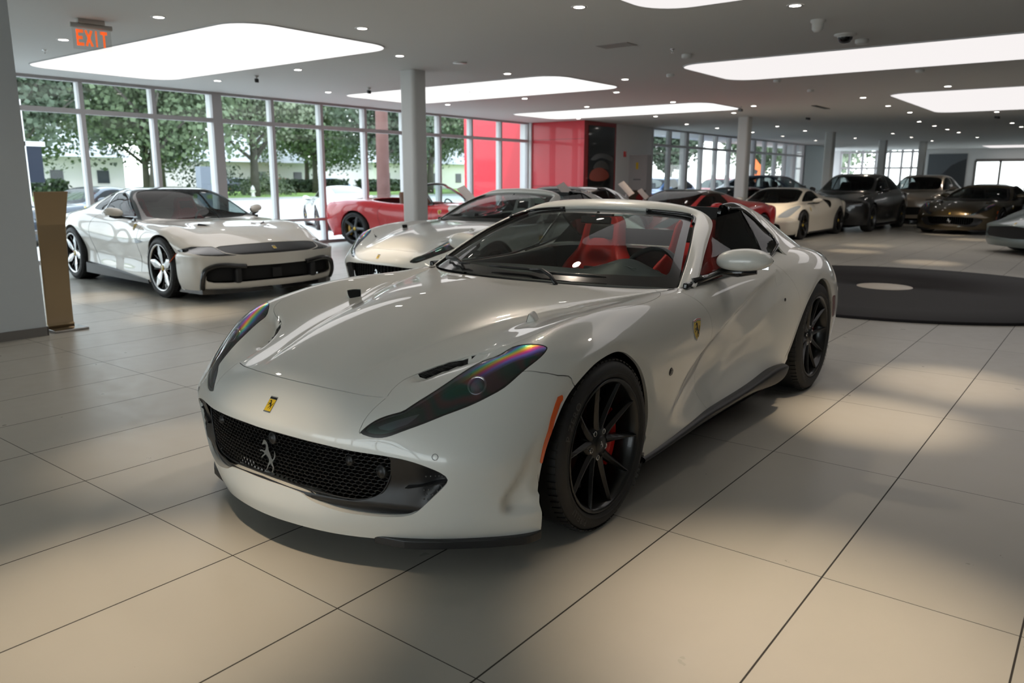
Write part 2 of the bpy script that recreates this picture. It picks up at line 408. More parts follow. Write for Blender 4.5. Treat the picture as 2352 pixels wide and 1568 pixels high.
def nose_badge(parent, o, n, up, h=.055, name='nose_badge'):
    M = frame(o, n, up); w = h * .62
    b = MB(); b.prism([(-w * .56, -h * .54), (w * .56, -h * .54), (w * .56, h * .54), (-w * .56, h * .54)], -.002, .002); b.v = [tuple(M @ Vector(v)) for v in b.v]; bo = b.build(name, M_['chrome'], parent)
    b = MB(); b.prism([(-w * .5, -h * .47), (w * .5, -h * .47), (w * .5, h * .34), (-w * .5, h * .34)], .001, .003); b.v = [tuple(M @ Vector(v)) for v in b.v]; b.build('badge_field', M_['badge'], bo)
    b = MB(); b.prism([(-w * .5, h * .36), (w * .5, h * .36), (w * .5, h * .48), (-w * .5, h * .48)], .001, .003); b.v = [tuple(M @ Vector(v)) for v in b.v]; b.build('flag_stripe', M_['black'], bo)
    horse_mesh('horse_emblem', h * .62, .001, M @ Matrix.Translation((0, -.02 * h, .003)), M_['badgek'], bo)
    return bo

# ------------------------------------------------------------------ wheels: axis along local +y (outer face), centre at origin
def wheel(parent, loc, R, rr, w, style='split', rim='rimb', caliper='red', side=1, steer=0., detail=1, spin=0.):
    """R tyre radius, rr rim radius, w width, outer face towards +y*side"""
    root = link('wheel', None, None, parent, loc=loc, rot=(0, 0, steer + (0 if side > 0 else PI)))
    Y = Matrix.Rotation(-PI / 2, 4, 'X') @ Matrix.Identity(4)     # lathe z -> +y
    n = 72 if detail > 1 else (40 if detail else 24)
    hw = w / 2
    b = MB(); b.lathe([(rr - .01, hw - .035), (rr + .003, hw - .012), (rr + .012, hw - .006), (rr + (R - rr) * .3, hw + .002), (rr + (R - rr) * .6, hw), (R - .018, hw - .012), (R - .006, hw - .028), (R, hw - .05),
                       (R, -hw + .05), (R - .006, -hw + .028), (R - .018, -hw + .012), (rr + .02, -hw), (rr - .01, -hw + .03)], n, Y); tyre = b.build('tyre', M_['tyre'], root)
    if detail > 1:   # tread blocks on the shoulder and sidewall ring
        b = MB()
        for i in range(72):
            a = 2 * PI * i / 72
            for (h0, h1) in ((hw - .052, hw - .022),):
                c = Vector((math.cos(a) * (R - .001), h0 * .5 + h1 * .5, math.sin(a) * (R - .001)))
                t = Vector((-math.sin(a), 0, math.cos(a))); rad = Vector((math.cos(a), 0, math.sin(a)))
                b.obox(c, t * .0105, Vector((0, 1, 0)) * .018 - rad * .0035, rad * .0025)
        b.build('shoulder_tread', M_['tyre'], tyre)
        b = MB(); b.lathe([(rr + .022, hw - .001), (rr + .024, hw + .0035), (rr + .027, hw + .0035), (rr + .029, hw + .001)], n, Y); b.build('sidewall_ring', M_['tyre'], tyre)
        tyre_lettering(tyre, R, rr, hw, (('P ZERO', math.radians(18), .042), ('PIRELLI', math.radians(120), .036), ('P ZERO', math.radians(200), .042), ('PIRELLI', math.radians(300), .036)), side)
    b = MB(); b.lathe([(rr + .006, hw - .014), (rr + .008, hw - .004), (rr + .002, hw - .001), (rr - .008, hw - .008), (rr - .014, hw - .02), (rr - .022, hw - .045), (rr - .03, hw - .09), (rr - .035, -hw + .04)], n, Y)
    rimo = b.build('rim', M_[rim if style != 'star' else 'rimb'], root)
    if style == 'star': b = MB(); b.lathe([(rr + .005, hw - .010), (rr + .006, hw - .001), (rr - .004, hw - .002), (rr - .012, hw - .012)], n, Y); b.build('rim_edge', M_['rims'], rimo)
    b = MB(); b.lathe([(.17, .012), (.172, 0), (.17, -.012), (.06, -.012), (.06, .012), (.17, .012)] if rr < .25 else [(.196, .014), (.198, 0), (.196, -.014), (.07, -.014), (.07, .014), (.196, .014)], n, Y)
    b.v = [(x, y + hw - .125, z) for x, y, z in b.v]; b.build('brake_disc', M_['disc'], root)
    b = MB(); b.lathe([(rr - .035, hw - .16), (.05, hw - .165)], n, Y); b.build('wheel_well_backing', M_['void'], root)
    # caliper: arc block hugging the disc towards the rear of the car (local -x when side>0)
    b = MB(); k = 8; prof = []
    for i in range(k + 1):
        a = math.radians(-38 + 76 * i / k) + (PI if side > 0 else 0) + (0.12 if side > 0 else -.12)
        r0 = .145; r1 = min(rr - .042, .215)
        prof.append((a, r0 + (.018 if i in (0, k) else 0), r1 - (.012 if i in (0, k) else 0)))
    vs = []
    for a, r0, r1 in prof:
        for (r, y) in ((r0, hw - .155), (r1, hw - .155), (r1, hw - .088), (r1 - .02, hw - .076), (r0 + .012, hw - .074), (r0, hw - .086)):
            vs.append((r * math.cos(a), y, r * math.sin(a)))
    fs = []
    for i in range(k):
        for q in range(6): fs.append((i * 6 + q, i * 6 + (q + 1) % 6, (i + 1) * 6 + (q + 1) % 6, (i + 1) * 6 + q))
    fs.append(tuple(range(6))[::-1]); fs.append(tuple(range(k * 6, k * 6 + 6))); b.add(vs, fs)
    b.build('brake_caliper', M_[caliper], root, bevel=.004 if detail > 1 else 0)
    # spokes
    def spoke(b, a0, r0, a1, r1, w0, w1, d0, d1, th=.022, ridge=.010):
        """bar from polar (a0,r0) to (a1,r1); d = depth below the rim face; triangular crown"""
        ks = 5; vs = []
        for i in range(ks + 1):
            t = i / ks; X_ = r0 * math.cos(a0) * (1 - t) + r1 * math.cos(a1) * t; Z_ = r0 * math.sin(a0) * (1 - t) + r1 * math.sin(a1) * t; r = math.hypot(X_, Z_); a = math.atan2(Z_, X_); ww = w0 + (w1 - w0) * t; y = hw - (d0 + (d1 - d0) * t ** 1.4)
            c = np.array([r * math.cos(a), y, r * math.sin(a)]); tg = np.array([-math.sin(a), 0, math.cos(a)])
            for (s_, dy) in ((-.5, -ridge), (-.12, 0), (.12, 0), (.5, -ridge), (.42, -th - ridge), (-.42, -th - ridge)):
                vs.append(tuple(c + tg * ww * s_ + np.array([0, dy, 0])))
        fs = []
        for i in range(ks):
            for q in range(6): fs.append((i * 6 + q, i * 6 + (q + 1) % 6, (i + 1) * 6 + (q + 1) % 6, (i + 1) * 6 + q))
        fs.append(tuple(range(6))[::-1]); fs.append(tuple(range(ks * 6, ks * 6 + 6))); b.add(vs, fs)
    D = math.radians
    m2 = M_[rim]
    if style == 'split':
        for i in range(5):
            a = D(72 * i) + spin; b = MB()
            for s_ in (-1, 1): spoke(b, a + s_ * D(11), .060, a + s_ * D(18.5), rr - .004, .036, .013, .040, .008, .036, .012)
            b.build('spoke', m2, rimo)
    elif style == 'five':
        for i in range(5):
            b = MB(); a = D(72 * i) + spin; spoke(b, a, .05, a, rr - .004, .06, .052, .03, .008, .03, .006); b.build('spoke', m2, rimo)
    elif style == 'star':
        for i in range(5):
            a = D(72 * i) + spin; b = MB()
            spoke(b, a, .05, a, rr * .62, .045, .105, .03, .016, .02, .004); spoke(b, a, rr * .60, a, rr - .002, .105, .03, .016, .006, .02, .004)
            b.build('spoke', M_['rims'], rimo)
            b = MB(); spoke(b, a + D(30), .06, a + D(22), rr - .01, .02, .02, .05, .03); spoke(b, a + D(42), .06, a + D(50), rr - .01, .02, .02, .05, .03)
            b.build('back_spoke', M_['black'], rimo)
    elif style == 'multi':
        for i in range(10):
            b = MB(); a = D(36 * i) + spin; spoke(b, a, .05, a, rr - .004, .034, .022, .03, .008); b.build('spoke', m2, rimo)
    b = MB(); b.lathe([(.0, hw - .034), (.034, hw - .034), (.040, hw - .04), (.06, hw - .042), (.078, hw - .055), (.085, hw - .085)], 30, Y); b.build('hub', m2, rimo)
    b = MB(); b.lathe([(0, hw - .028), (.032, hw - .029), (.035, hw - .034)], 24, Y); cp = b.build('centre_cap', M_['satin'] if style == 'split' else M_['badge'], rimo)
    if detail > 1:
        horse = horse_mesh('horse_emblem', .034, .001, frame((0, hw - .0285, 0), (0, 1, 0), (0, 0, 1)), M_['rims'], rimo)
        for i in range(5):
            a = D(72 * i) + spin + D(36); b = MB()
            Mx = Matrix.Translation((math.cos(a) * .057, hw - .046, math.sin(a) * .057)) @ Y
            b.lathe([(.0075, -.004), (.0075, .004), (.0105, .006), (.012, .004), (.012, -.004)], 16, Mx); b.build('wheel_bolt', M_['rims'], rimo)
    return root

def tyre_lettering(tyre, R, rr, hw, words, side):
    for txt, a0, hgt in words:
        fc = bpy.data.curves.new('lettering', 'FONT'); fc.body = txt; fc.size = hgt; fc.space_character = 1.15; fo = bpy.data.objects.new('lettering_tmp', fc); COL.objects.link(fo)
        dg = bpy.context.evaluated_depsgraph_get(); me0 = fo.evaluated_get(dg).to_mesh(); V = np.array([v.co[:] for v in me0.vertices]); F = [list(p.vertices) for p in me0.polygons]
        fo.evaluated_get(dg).to_mesh_clear(); bpy.data.objects.remove(fo); bpy.data.curves.remove(fc)
        if not len(V): continue
        r0 = rr + (R - rr) * .42; vs = []
        for x, y, _ in V:
            r = r0 + y; a = a0 + x / (r0 + hgt * .4); vs.append((r * math.cos(a), hw + .0035, r * math.sin(a)))
        me = bpy.data.meshes.new('sidewall_lettering'); me.from_pydata(vs, [], F if side < 0 else [f[::-1] for f in F]); link('sidewall_lettering', me, mat('tyre_letter', (.035, .035, .036), rough=.5), tyre)
# ------------------------------------------------------------------ seat
def seat(parent, loc, m, rake=.28, detail=1):
    root = link('seat', None, None, parent, loc=loc)
    # backrest: loft with bolsters; local x back-to-front, y across, z up
    rows = []
    Hs = [0, .12, .25, .38, .50, .58, .64, .72, .80, .84]
    Ws = [.24, .26, .272, .275, .255, .20, .165, .15, .135, .10]
    Bs = [.07, .09, .10, .10, .08, .05, .03, .025, .02, .012]
    for h, w_, bo in zip(Hs, Ws, Bs):
        r = []
        x = -h * math.tan(rake) * .8
        for q in (0, .35, .62, .78, .92, 1.0):
            dy = w_ * q; fx = (bo if q in (.78, .92) else (bo * .35 if q == .62 else 0)); r.append((x + fx + (.02 if q < .62 else 0) + (.015 * math.sin(h * 22) if q < .5 else 0), dy, h))
        for q in (1.0, .8, .4, 0): r.append((x - .10 - (0 if q < 1 else -.03), w_ * q, h))
        rows.append(r)
    G = spl(rows, 4 if detail else 2, 3 if detail else 2, 2, .8); P = PM.grid(G, flip=True).mirrored(); P.build('backrest', m, root)
    rows = []
    for x, w_, z, bo in ((-.02, .25, .02, .04), (.12, .27, .0, .07), (.28, .27, .01, .07), (.42, .26, .03, .05), (.50, .24, .02, .02), (.52, .22, -.06, 0)):
        r = [(x, w_ * q, z + (bo if q in (.8, .95) else 0)) for q in (0, .4, .65, .8, .95, 1.0)] + [(x, w_, z - .12), (x, w_ * .5, z - .14)]
        rows.append(r)
    G = spl(rows, 3, 3, 2, .8); PM.grid(G, flip=True).mirrored().build('seat_cushion', m, root)
    b = MB()
    b.obox((-.175, 0, .735), (.028, 0, .006), (0, .095, 0), (-.02, 0, .055)); b.build('headrest_opening', M_['matte'], root, bevel=.02)
    b = MB(); b.obox((-.095, 0, .47), (.012, 0, .003), (0, .10, 0), (-.010, 0, .03)); b.build('backrest_slot', M_['matte'], root, bevel=.008)
    b = MB(); b.obox((-.030, 0, .22), (.012, 0, .003), (0, .13, 0), (-.006, 0, .016)); b.build('backrest_slot', M_['matte'], root, bevel=.006)
    return root
def steering(parent, loc, tilt=.42):
    root = link('steering_wheel', None, None, parent, loc=loc, rot=(0, -tilt, 0))
    b = MB(); b.tube([(0, .18 * math.cos(a), .18 * math.sin(a)) for a in np.linspace(0, 2 * PI, 40, endpoint=False)], .0155, 10, closed=True); b.build('wheel_rim', M_['bleather'], root)
    b = MB(); b.prism(rounded(.13, .11, .04), -.03, .0, axis=0); b.build('horn_pad', M_['satin'], root, bevel=.008)
    for a in (0, PI, -PI / 2):
        b = MB(); b.obox((-.01, .115 * math.cos(a), .115 * math.sin(a)), (.008, 0, 0), (0, .055 * math.cos(a), .055 * math.sin(a)), (0, -.016 * math.sin(a), .016 * math.cos(a))); b.build('wheel_spoke', M_['satin'], root)
    return root
def mirror_pod(parent, P, m, side=1, s0=(-.13, .07, .075), s1=(-.36, .25, .085), hh=.066, name='door_mirror'):
    """door mirror; P = foot on the door; shell runs from P+s0 to P+s1 (y outboard)"""
    P = (P[0], P[1] * side, P[2]); root = link(name, None, None, parent, loc=P)
    s0, s1 = np.array(s0, float), np.array(s1, float); ax = s1 - s0; rows = []
    for q, h, d in ((0.0, .35, .35), (.06, .62, .6), (.2, .88, .85), (.42, 1.0, 1.0), (.64, .97, 1.0), (.82, .78, .85), (.94, .45, .55), (1.0, .08, .1)):
        r = []; c = s0 + ax * q
        for i in range(14):
            a = -PI / 2 + 2 * PI * i / 13; ca, sa_ = math.cos(a), math.sin(a)
            x = .075 * d * max(ca, 0) ** .8 if ca > 0 else -.035 * d * abs(ca)
            r.append((c[0] + x, (c[1]) * side, c[2] + hh * h * (sa_ if sa_ > 0 else sa_ * .8)))
        rows.append(r)
    G = spl(rows, 4, 2, 2, .8, mirror=False); PM.grid(G, flip=side < 0, mirror=False).build('mirror_shell', m, root)
    n = np.cross(ax / np.linalg.norm(ax), [0, 0, 1]); c = s0 + ax * .55; u = ax / np.linalg.norm(ax); L = np.linalg.norm(ax)
    n = n * (-1 if n[0] > 0 else 1)
    gl = MB(); cc = c + n * .030; gl.obox((cc[0], cc[1] * side, cc[2]), (n[0] * .003, n[1] * .003 * side, 0), (u[0] * L * .36, u[1] * L * .36 * side, 0), (0, 0, hh * .68)); gl.build('mirror_glass', M_['chrome'], root, bevel=.002)
    a0, a1 = s0 + ax * .05 - [0, 0, hh * .80], s0 + ax * .72 - [0, 0, hh * .86]
    pts = [(0.01, -.02, -.005), (a0[0] * .45, a0[1] * .45, .004), (a0[0], a0[1], a0[2] - .004), tuple((a0 + a1) / 2 + [0, 0, -.006]), tuple(a1)]
    b = MB(); b.tube([(x, y * side, z) for x, y, z in pts], [.020, .017, .020, .024, .012], 10); b.build('mirror_arm', M_['black'], root)
    b = MB(); b.obox((.02, -side * .02, -.015), (.085, side * .01, 0), (0, .014, 0), (0, 0, .016)); b.build('mirror_foot', M_['black'], root, bevel=.008)
    return root
# ------------------------------------------------------------------ grand tourer body surface (front-engined roadster), car axes: x forward, y left, z up, front axle at x=0
GT = [
 [(.925,0,.125),(.905,.2,.125),(.865,.34,.12),(.80,.47,.115),(.71,.63,.115),(.61,.76,.12),(.52,.87,.125),(.43,.95,.13),(.36,.95,.13),(.28,.94,.13),(.2,.93,.13),(.1,.93,.13)],
 [(.945,0,.20),(.925,.2,.20),(.89,.34,.195),(.83,.48,.19),(.75,.64,.19),(.655,.78,.19),(.55,.89,.20),(.435,.965,.21),(.34,.955,.2),(.27,.95,.2),(.2,.94,.19),(.1,.93,.18)],
 [(.925,0,.32),(.91,.2,.32),(.88,.35,.315),(.835,.50,.315),(.765,.655,.315),(.68,.79,.315),(.57,.90,.32),(.425,.965,.33),(.33,.955,.32),(.26,.95,.30),(.19,.94,.26),(.1,.93,.22)],
 [(.917,0,.455),(.903,.2,.453),(.875,.36,.447),(.827,.51,.440),(.768,.66,.435),(.70,.80,.430),(.575,.915,.43),(.405,.965,.445),(.32,.96,.43),(.25,.955,.40),(.18,.94,.34),(.09,.93,.26)],
 [(.908,0,.50),(.895,.2,.50),(.868,.355,.497),(.82,.505,.49),(.755,.655,.487),(.67,.795,.50),(.53,.905,.52),(.355,.967,.54),(.28,.963,.51),(.2,.955,.46),(.15,.94,.38),(.08,.93,.28)],
 [(.868,0,.55),(.857,.2,.552),(.835,.345,.548),(.79,.490,.563),(.728,.615,.578),(.615,.765,.600),(.455,.885,.630),(.27,.968,.63),(.2,.965,.56),(.15,.955,.49),(.12,.94,.4),(.06,.93,.29)],
 [(.79,0,.625),(.78,.2,.625),(.755,.33,.617),(.70,.47,.612),(.625,.600,.648),(.505,.745,.702),(.37,.880,.738),(.14,.972,.705),(.1,.968,.62),(.07,.96,.52),(.06,.94,.42),(.04,.93,.30)],
 [(.60,0,.70),(.595,.18,.70),(.575,.29,.690),(.53,.43,.684),(.455,.59,.706),(.375,.722,.768),(.225,.866,.792),(.0,.965,.745),(0,.966,.67),(0,.96,.54),(0,.94,.43),(0,.93,.3)],
 [(.3,0,.775),(.3,.2,.777),(.29,.345,.763),(.25,.48,.757),(.19,.61,.785),(.12,.73,.820),(.02,.850,.834),(-.15,.955,.755),(-.12,.962,.63),(-.1,.955,.51),(-.08,.94,.40),(-.06,.93,.26)],
 [(0,0,.825),(0,.25,.827),(-.01,.435,.804),(-.05,.55,.802),(-.1,.665,.832),(-.16,.77,.854),(-.22,.865,.850),(-.31,.955,.74),(-.30,.965,.60),(-.28,.96,.45),(-.27,.95,.3),(-.25,.94,.15)],
 [(-.3,0,.857),(-.3,.3,.858),(-.3,.565,.836),(-.32,.65,.838),(-.36,.73,.852),(-.40,.80,.862),(-.45,.88,.845),(-.50,.95,.74),(-.47,.962,.60),(-.45,.958,.42),(-.44,.955,.25),(-.43,.945,.15)],
 [(-.6,0,.878),(-.6,.3,.877),(-.62,.57,.860),(-.64,.68,.858),(-.66,.76,.862),(-.69,.83,.862),(-.71,.895,.825),(-.74,.948,.73),(-.72,.952,.58),(-.70,.935,.40),(-.69,.95,.25),(-.68,.945,.15)],
 [(-.72,0,.885),(-.75,.3,.883),(-.82,.57,.872),(-.88,.70,.868),(-.92,.78,.870),(-.95,.845,.866),(-.96,.90,.825),(-.98,.94,.73),(-.98,.925,.57),(-.98,.89,.40),(-.98,.94,.24),(-.98,.94,.15)],
 [(-1.2,0,.88),(-1.2,.3,.88),(-1.2,.57,.875),(-1.2,.70,.872),(-1.2,.77,.872),(-1.2,.84,.868),(-1.22,.895,.82),(-1.24,.93,.72),(-1.25,.905,.55),(-1.25,.87,.39),(-1.25,.94,.235),(-1.25,.94,.15)],
 [(-1.6,0,.88),(-1.6,.3,.88),(-1.6,.57,.88),(-1.6,.70,.878),(-1.6,.77,.878),(-1.6,.83,.874),(-1.6,.885,.82),(-1.6,.915,.70),(-1.6,.895,.53),(-1.6,.875,.38),(-1.6,.94,.235),(-1.6,.935,.15)],
 [(-1.95,0,.90),(-1.95,.3,.90),(-1.95,.57,.90),(-1.95,.68,.90),(-1.95,.76,.898),(-1.95,.82,.893),(-1.95,.885,.83),(-1.95,.925,.69),(-1.95,.92,.53),(-1.95,.91,.38),(-1.95,.935,.24),(-1.95,.92,.16)],
 [(-2.2,0,.96),(-2.2,.3,.96),(-2.2,.5,.96),(-2.2,.64,.955),(-2.2,.74,.945),(-2.2,.82,.925),(-2.2,.90,.86),(-2.2,.955,.71),(-2.2,.965,.55),(-2.2,.96,.40),(-2.2,.95,.25),(-2.2,.93,.17)],
 [(-2.45,0,.985),(-2.45,.3,.985),(-2.45,.5,.98),(-2.45,.62,.97),(-2.45,.72,.960),(-2.45,.82,.945),(-2.45,.915,.88),(-2.45,.98,.735),(-2.42,.985,.62),(-2.40,.98,.5),(-2.40,.96,.35),(-2.4,.94,.2)],
 [(-2.72,0,.985),(-2.72,.3,.985),(-2.72,.5,.975),(-2.72,.62,.965),(-2.72,.72,.955),(-2.72,.82,.945),(-2.72,.915,.885),(-2.72,.985,.755),(-2.72,.985,.65),(-2.72,.98,.5),(-2.72,.96,.35),(-2.72,.94,.2)],
 [(-3.0,0,.965),(-3.0,.3,.963),(-3.0,.5,.955),(-3.0,.62,.945),(-3.0,.72,.935),(-3.0,.81,.92),(-3.0,.905,.865),(-3.02,.975,.735),(-3.04,.98,.6),(-3.05,.98,.48),(-3.06,.96,.35),(-3.06,.94,.22)],
 [(-3.3,0,.935),(-3.3,.3,.932),(-3.3,.48,.925),(-3.29,.6,.915),(-3.28,.69,.905),(-3.26,.78,.885),(-3.25,.865,.83),(-3.25,.935,.71),(-3.26,.955,.58),(-3.26,.955,.45),(-3.26,.94,.33),(-3.26,.92,.24)],
 [(-3.58,0,.925),(-3.57,.3,.922),(-3.55,.48,.91),(-3.52,.6,.895),(-3.49,.68,.88),(-3.46,.75,.855),(-3.43,.82,.80),(-3.42,.875,.69),(-3.43,.90,.57),(-3.43,.90,.45),(-3.42,.89,.34),(-3.42,.87,.26)],
 [(-3.64,0,.86),(-3.63,.3,.857),(-3.61,.46,.85),(-3.58,.56,.835),(-3.55,.63,.82),(-3.53,.69,.79),(-3.51,.74,.74),(-3.50,.78,.65),(-3.50,.80,.55),(-3.50,.80,.45),(-3.49,.80,.36),(-3.48,.78,.28)],
 [(-3.66,0,.70),(-3.65,.2,.70),(-3.64,.35,.70),(-3.62,.45,.69),(-3.61,.52,.68),(-3.60,.56,.66),(-3.59,.60,.62),(-3.58,.62,.57),(-3.57,.63,.51),(-3.57,.63,.45),(-3.56,.62,.38),(-3.56,.60,.30)],
]
# ==== parts
ARCH_F = smoothpoly([(.432, -.1), (.432, .10), (.440, .20), (.445, .31), (.412, .45), (.364, .53), (.30, .603), (.224, .655), (.104, .707), (-.03, .724), (-.13, .706), (-.215, .66), (-.288, .595), (-.344, .497), (-.370, .393), (-.360, .30), (-.325, .235), (-.36, .18), (-.36, -.1)], True, 5, corner=(0, 18, 16))
ARCH_R = smoothpoly([(-2.155, -.1), (-2.155, .20), (-2.18, .255), (-2.262, .346), (-2.359, .511), (-2.478, .637), (-2.62, .722), (-2.75, .75), (-2.88, .725), (-2.98, .66), (-3.06, .56), (-3.105, .44), (-3.12, .33), (-3.10, .2), (-3.10, -.1)], True, 5, corner=(0, 14))
CABIN = np.vstack([smoothpoly([(-.605, -.2), (-.60, 0), (-.612, .2), (-.67, .42), (-.79, .64), (-.90, .775), (-.965, .822), (-1.10, .825), (-1.4, .822), (-1.7, .815), (-1.93, .81), (-2.06, .80), (-2.13, .76), (-2.16, .6), (-2.17, .3), (-2.17, -.2)], False, 6)])
FRONT = smoothpoly([(-.3, .467), (0, .468), (.12, .468), (.31, .462), (.42, .455), (.569, .449), (.652, .438), (.724, .416), (.757, .393), (.752, .366), (.70, .305), (.637, .242), (.564, .222), (.411, .219), (.30, .235), (.25, .248), (.221, .262), (.125, .270), (0, .272), (-.3, .272)], True, 6, corner=(0, 19))
LAMP = smoothpoly([(.832, .447), (.773, .504), (.727, .563), (.615, .612), (.510, .645), (.405, .682), (.342, .725), (.300, .775), (.272, .83), (.268, .855), (.290, .866), (.34, .869), (.410, .855), (.485, .832), (.541, .801), (.60, .760), (.657, .711), (.725, .645), (.785, .566), (.815, .505)], True, 5, corner=(0, 2))
HOOD = np.vstack([smoothpoly([(.779, -.2), (.780, 0), (.778, .1), (.768, .22), (.740, .34), (.699, .453)], False, 5),
                  smoothpoly([(.66, .440), (.60, .438), (.534, .462), (.466, .499), (.405, .548), (.37, .60), (.352, .665), (.318, .715), (.25, .752), (.155, .768), (.02, .785), (-.15, .822), (-.296, .852), (-.454, .859), (-.634, .842), (-.72, .815), (-.80, .76), (-.86, .70)], False, 5),
                  [(-.86, .4), (-.86, -.2)]])
VENT = smoothpoly([(.552, .452), (.545, .472), (.530, .488), (.500, .505), (.466, .528), (.425, .562), (.392, .604), (.366, .655), (.358, .650), (.370, .60), (.405, .548), (.466, .499), (.534, .462)], True, 4, corner=(0, 7))
DOOR = smoothpoly([(-.80, .93), (-.86, .86), (-.95, .80), (-1.03, .715), (-1.062, .63), (-1.05, .55), (-1.005, .44), (-.985, .36), (-1.01, .29), (-1.055, .243), (-1.3, .243), (-1.7, .245), (-2.0, .25), (-2.15, .30), (-2.25, .42), (-2.31, .55), (-2.31, .68), (-2.24, .80), (-2.12, .90), (-2.10, 1.0), (-.80, 1.0)], True, 5, corner=(0, 9, 19, 20))
BUMPER = np.vstack([smoothpoly([(.779, -.2), (.780, 0), (.778, .1), (.768, .22), (.740, .34), (.699, .453)], False, 5), [(.76, .450), (.832, .447), (.70, .645)], [(.410, .856), (.367, .892), (.31, .928), (.218, .968), (.12, 1.1), (1.3, 1.1), (1.3, -.2)]])
def sculpt(G):
    """fine relief on the dense surface: valley crease in the bonnet, door blade, bumper fold, arch band"""
    du = np.gradient(G, axis=0); dv = np.gradient(G, axis=1); N = np.cross(du, dv); N /= np.linalg.norm(N, axis=2, keepdims=True) + 1e-12
    V = G.reshape(-1, 3); n = -N.reshape(-1, 3) if N[60, 5, 2] < 0 else N.reshape(-1, 3)
    D = np.zeros(len(V))
    val = side_of(smoothpoly([(.80, .215), (.62, .262), (.45, .315), (.2, .385), (0, .44), (-.25, .545), (-.5, .64), (-.85, .77)], False, 6))
    d = np.abs(val(V)); top = np.clip((V[:, 2] - .58) / .06, 0, 1) * (V[:, 0] > -.9)
    D -= .0075 * np.exp(-d / .022) * top * np.clip((.80 - V[:, 0]) / .25, 0, 1)
    hl = sdf(HOOD)(V); st = np.where((hl > -.004) & (V[:, 2] > .55) & (V[:, 1] > .42), 1., 0.) * np.clip((V[:, 0] - .33) / .05, 0, 1) * np.clip((.60 - V[:, 0]) / .05, 0, 1)
    q_ = np.clip(hl / .024, 0, 1); V2 = V.copy(); V2[:, 2] -= .024 * st * q_ * q_ * (3 - 2 * q_) * np.exp(-np.clip(hl - .024, 0, 9) / .03); V = V2
    # door blade: a crease from low behind the front wheel to the rear haunch; hollow below it
    bl = side_of([(-.30, .20), (-.55, .32), (-.80, .475), (-1.05, .585), (-1.35, .690), (-1.7, .775), (-2.05, .835), (-2.4, .86)], (0, 2))
    s = -bl(V)   # positive below
    s = s if s[np.argmin(np.abs(V[:, 0] + 1.5) + np.abs(V[:, 2] - .3))] > 0 else -s
    wx = np.clip((-.50 - V[:, 0]) / .6, 0, 1) * np.clip((V[:, 0] + 2.35) / .5, 0, 1) * (V[:, 1] > .75)
    low = np.clip((V[:, 2] - .24) / .10, 0, 1); low = low * low * (3 - 2 * low)
    D -= np.where(s > 0, .032 * np.exp(-s / .16) * (1 - np.exp(-s / .03)), 0) * wx * low
    D += np.where(s <= 0, .010 * np.exp(s / .06), .010 * np.exp(-s / .03)) * wx
    # second soft ridge over the sill
    r2 = np.abs(side_of([(-.95, .26), (-1.35, .40), (-1.75, .56), (-2.15, .74)], (0, 2))(V)); D += .008 * np.exp(-(r2 / .05) ** 2) * wx
    # bumper corner fold
    fo = side_of(smoothpoly([(.480, .50), (.505, .44), (.541, .375), (.572, .31), (.578, .275), (.565, .245)], False, 6), (0, 2))(V)
    fo = fo if fo[np.argmin(np.abs(V[:, 0] - .45) + np.abs(V[:, 2] - .35) + (V[:, 1] < .8))] > 0 else -fo
    wz = np.clip((.52 - V[:, 2]) / .24, 0, 1) * np.clip((V[:, 2] - .225) / .03, 0, 1) * (V[:, 0] > .3) * (V[:, 1] > .82)
    D -= np.where(fo > 0, .050 * np.exp(-fo / .065) * (1 - np.exp(-fo / .018)), 0) * wz
    # flat band round the wheel openings
    for A in (ARCH_F, ARCH_R):
        a = sdf(A, (0, 2))(V); m = (V[:, 1] > .8) & (V[:, 2] > .3)
        D -= np.where(m & (a < .042), .008 * np.clip((.042 - a) / .03, 0, 1), 0)
    return (V + n * D[:, None]).reshape(G.shape)
def tube_along(pm_pts, r, name, m, parent, n=6):
    b = MB(); b.tube(pm_pts, r, n); return b.build(name, m, parent)
class Surf:
    """ray lookup on the dense body so trim can be laid on it"""
    def __init__(s, G):
        from mathutils.bvhtree import BVHTree
        nu, nv = G.shape[:2]; V = [Vector(v) for v in G.reshape(-1, 3)]
        F = [(i * nv + j, (i + 1) * nv + j, (i + 1) * nv + j + 1, i * nv + j + 1) for i in range(nu - 1) for j in range(nv - 1)]
        s.b = BVHTree.FromPolygons(V, F)
    def top(s, x, y):
        h = s.b.ray_cast(Vector((x, y, 3)), Vector((0, 0, -1))); n = h[1]
        return h[0], (n if n.z > 0 else -n)
    def side(s, x, z):
        h = s.b.ray_cast(Vector((x, 3, z)), Vector((0, -1, 0))); n = h[1]
        return h[0], (n if n.y > 0 else -n)
    def front(s, y, z):
        h = s.b.ray_cast(Vector((3, y, z)), Vector((-1, 0, 0))); n = h[1]
        return h[0], (n if n.x > 0 else -n)

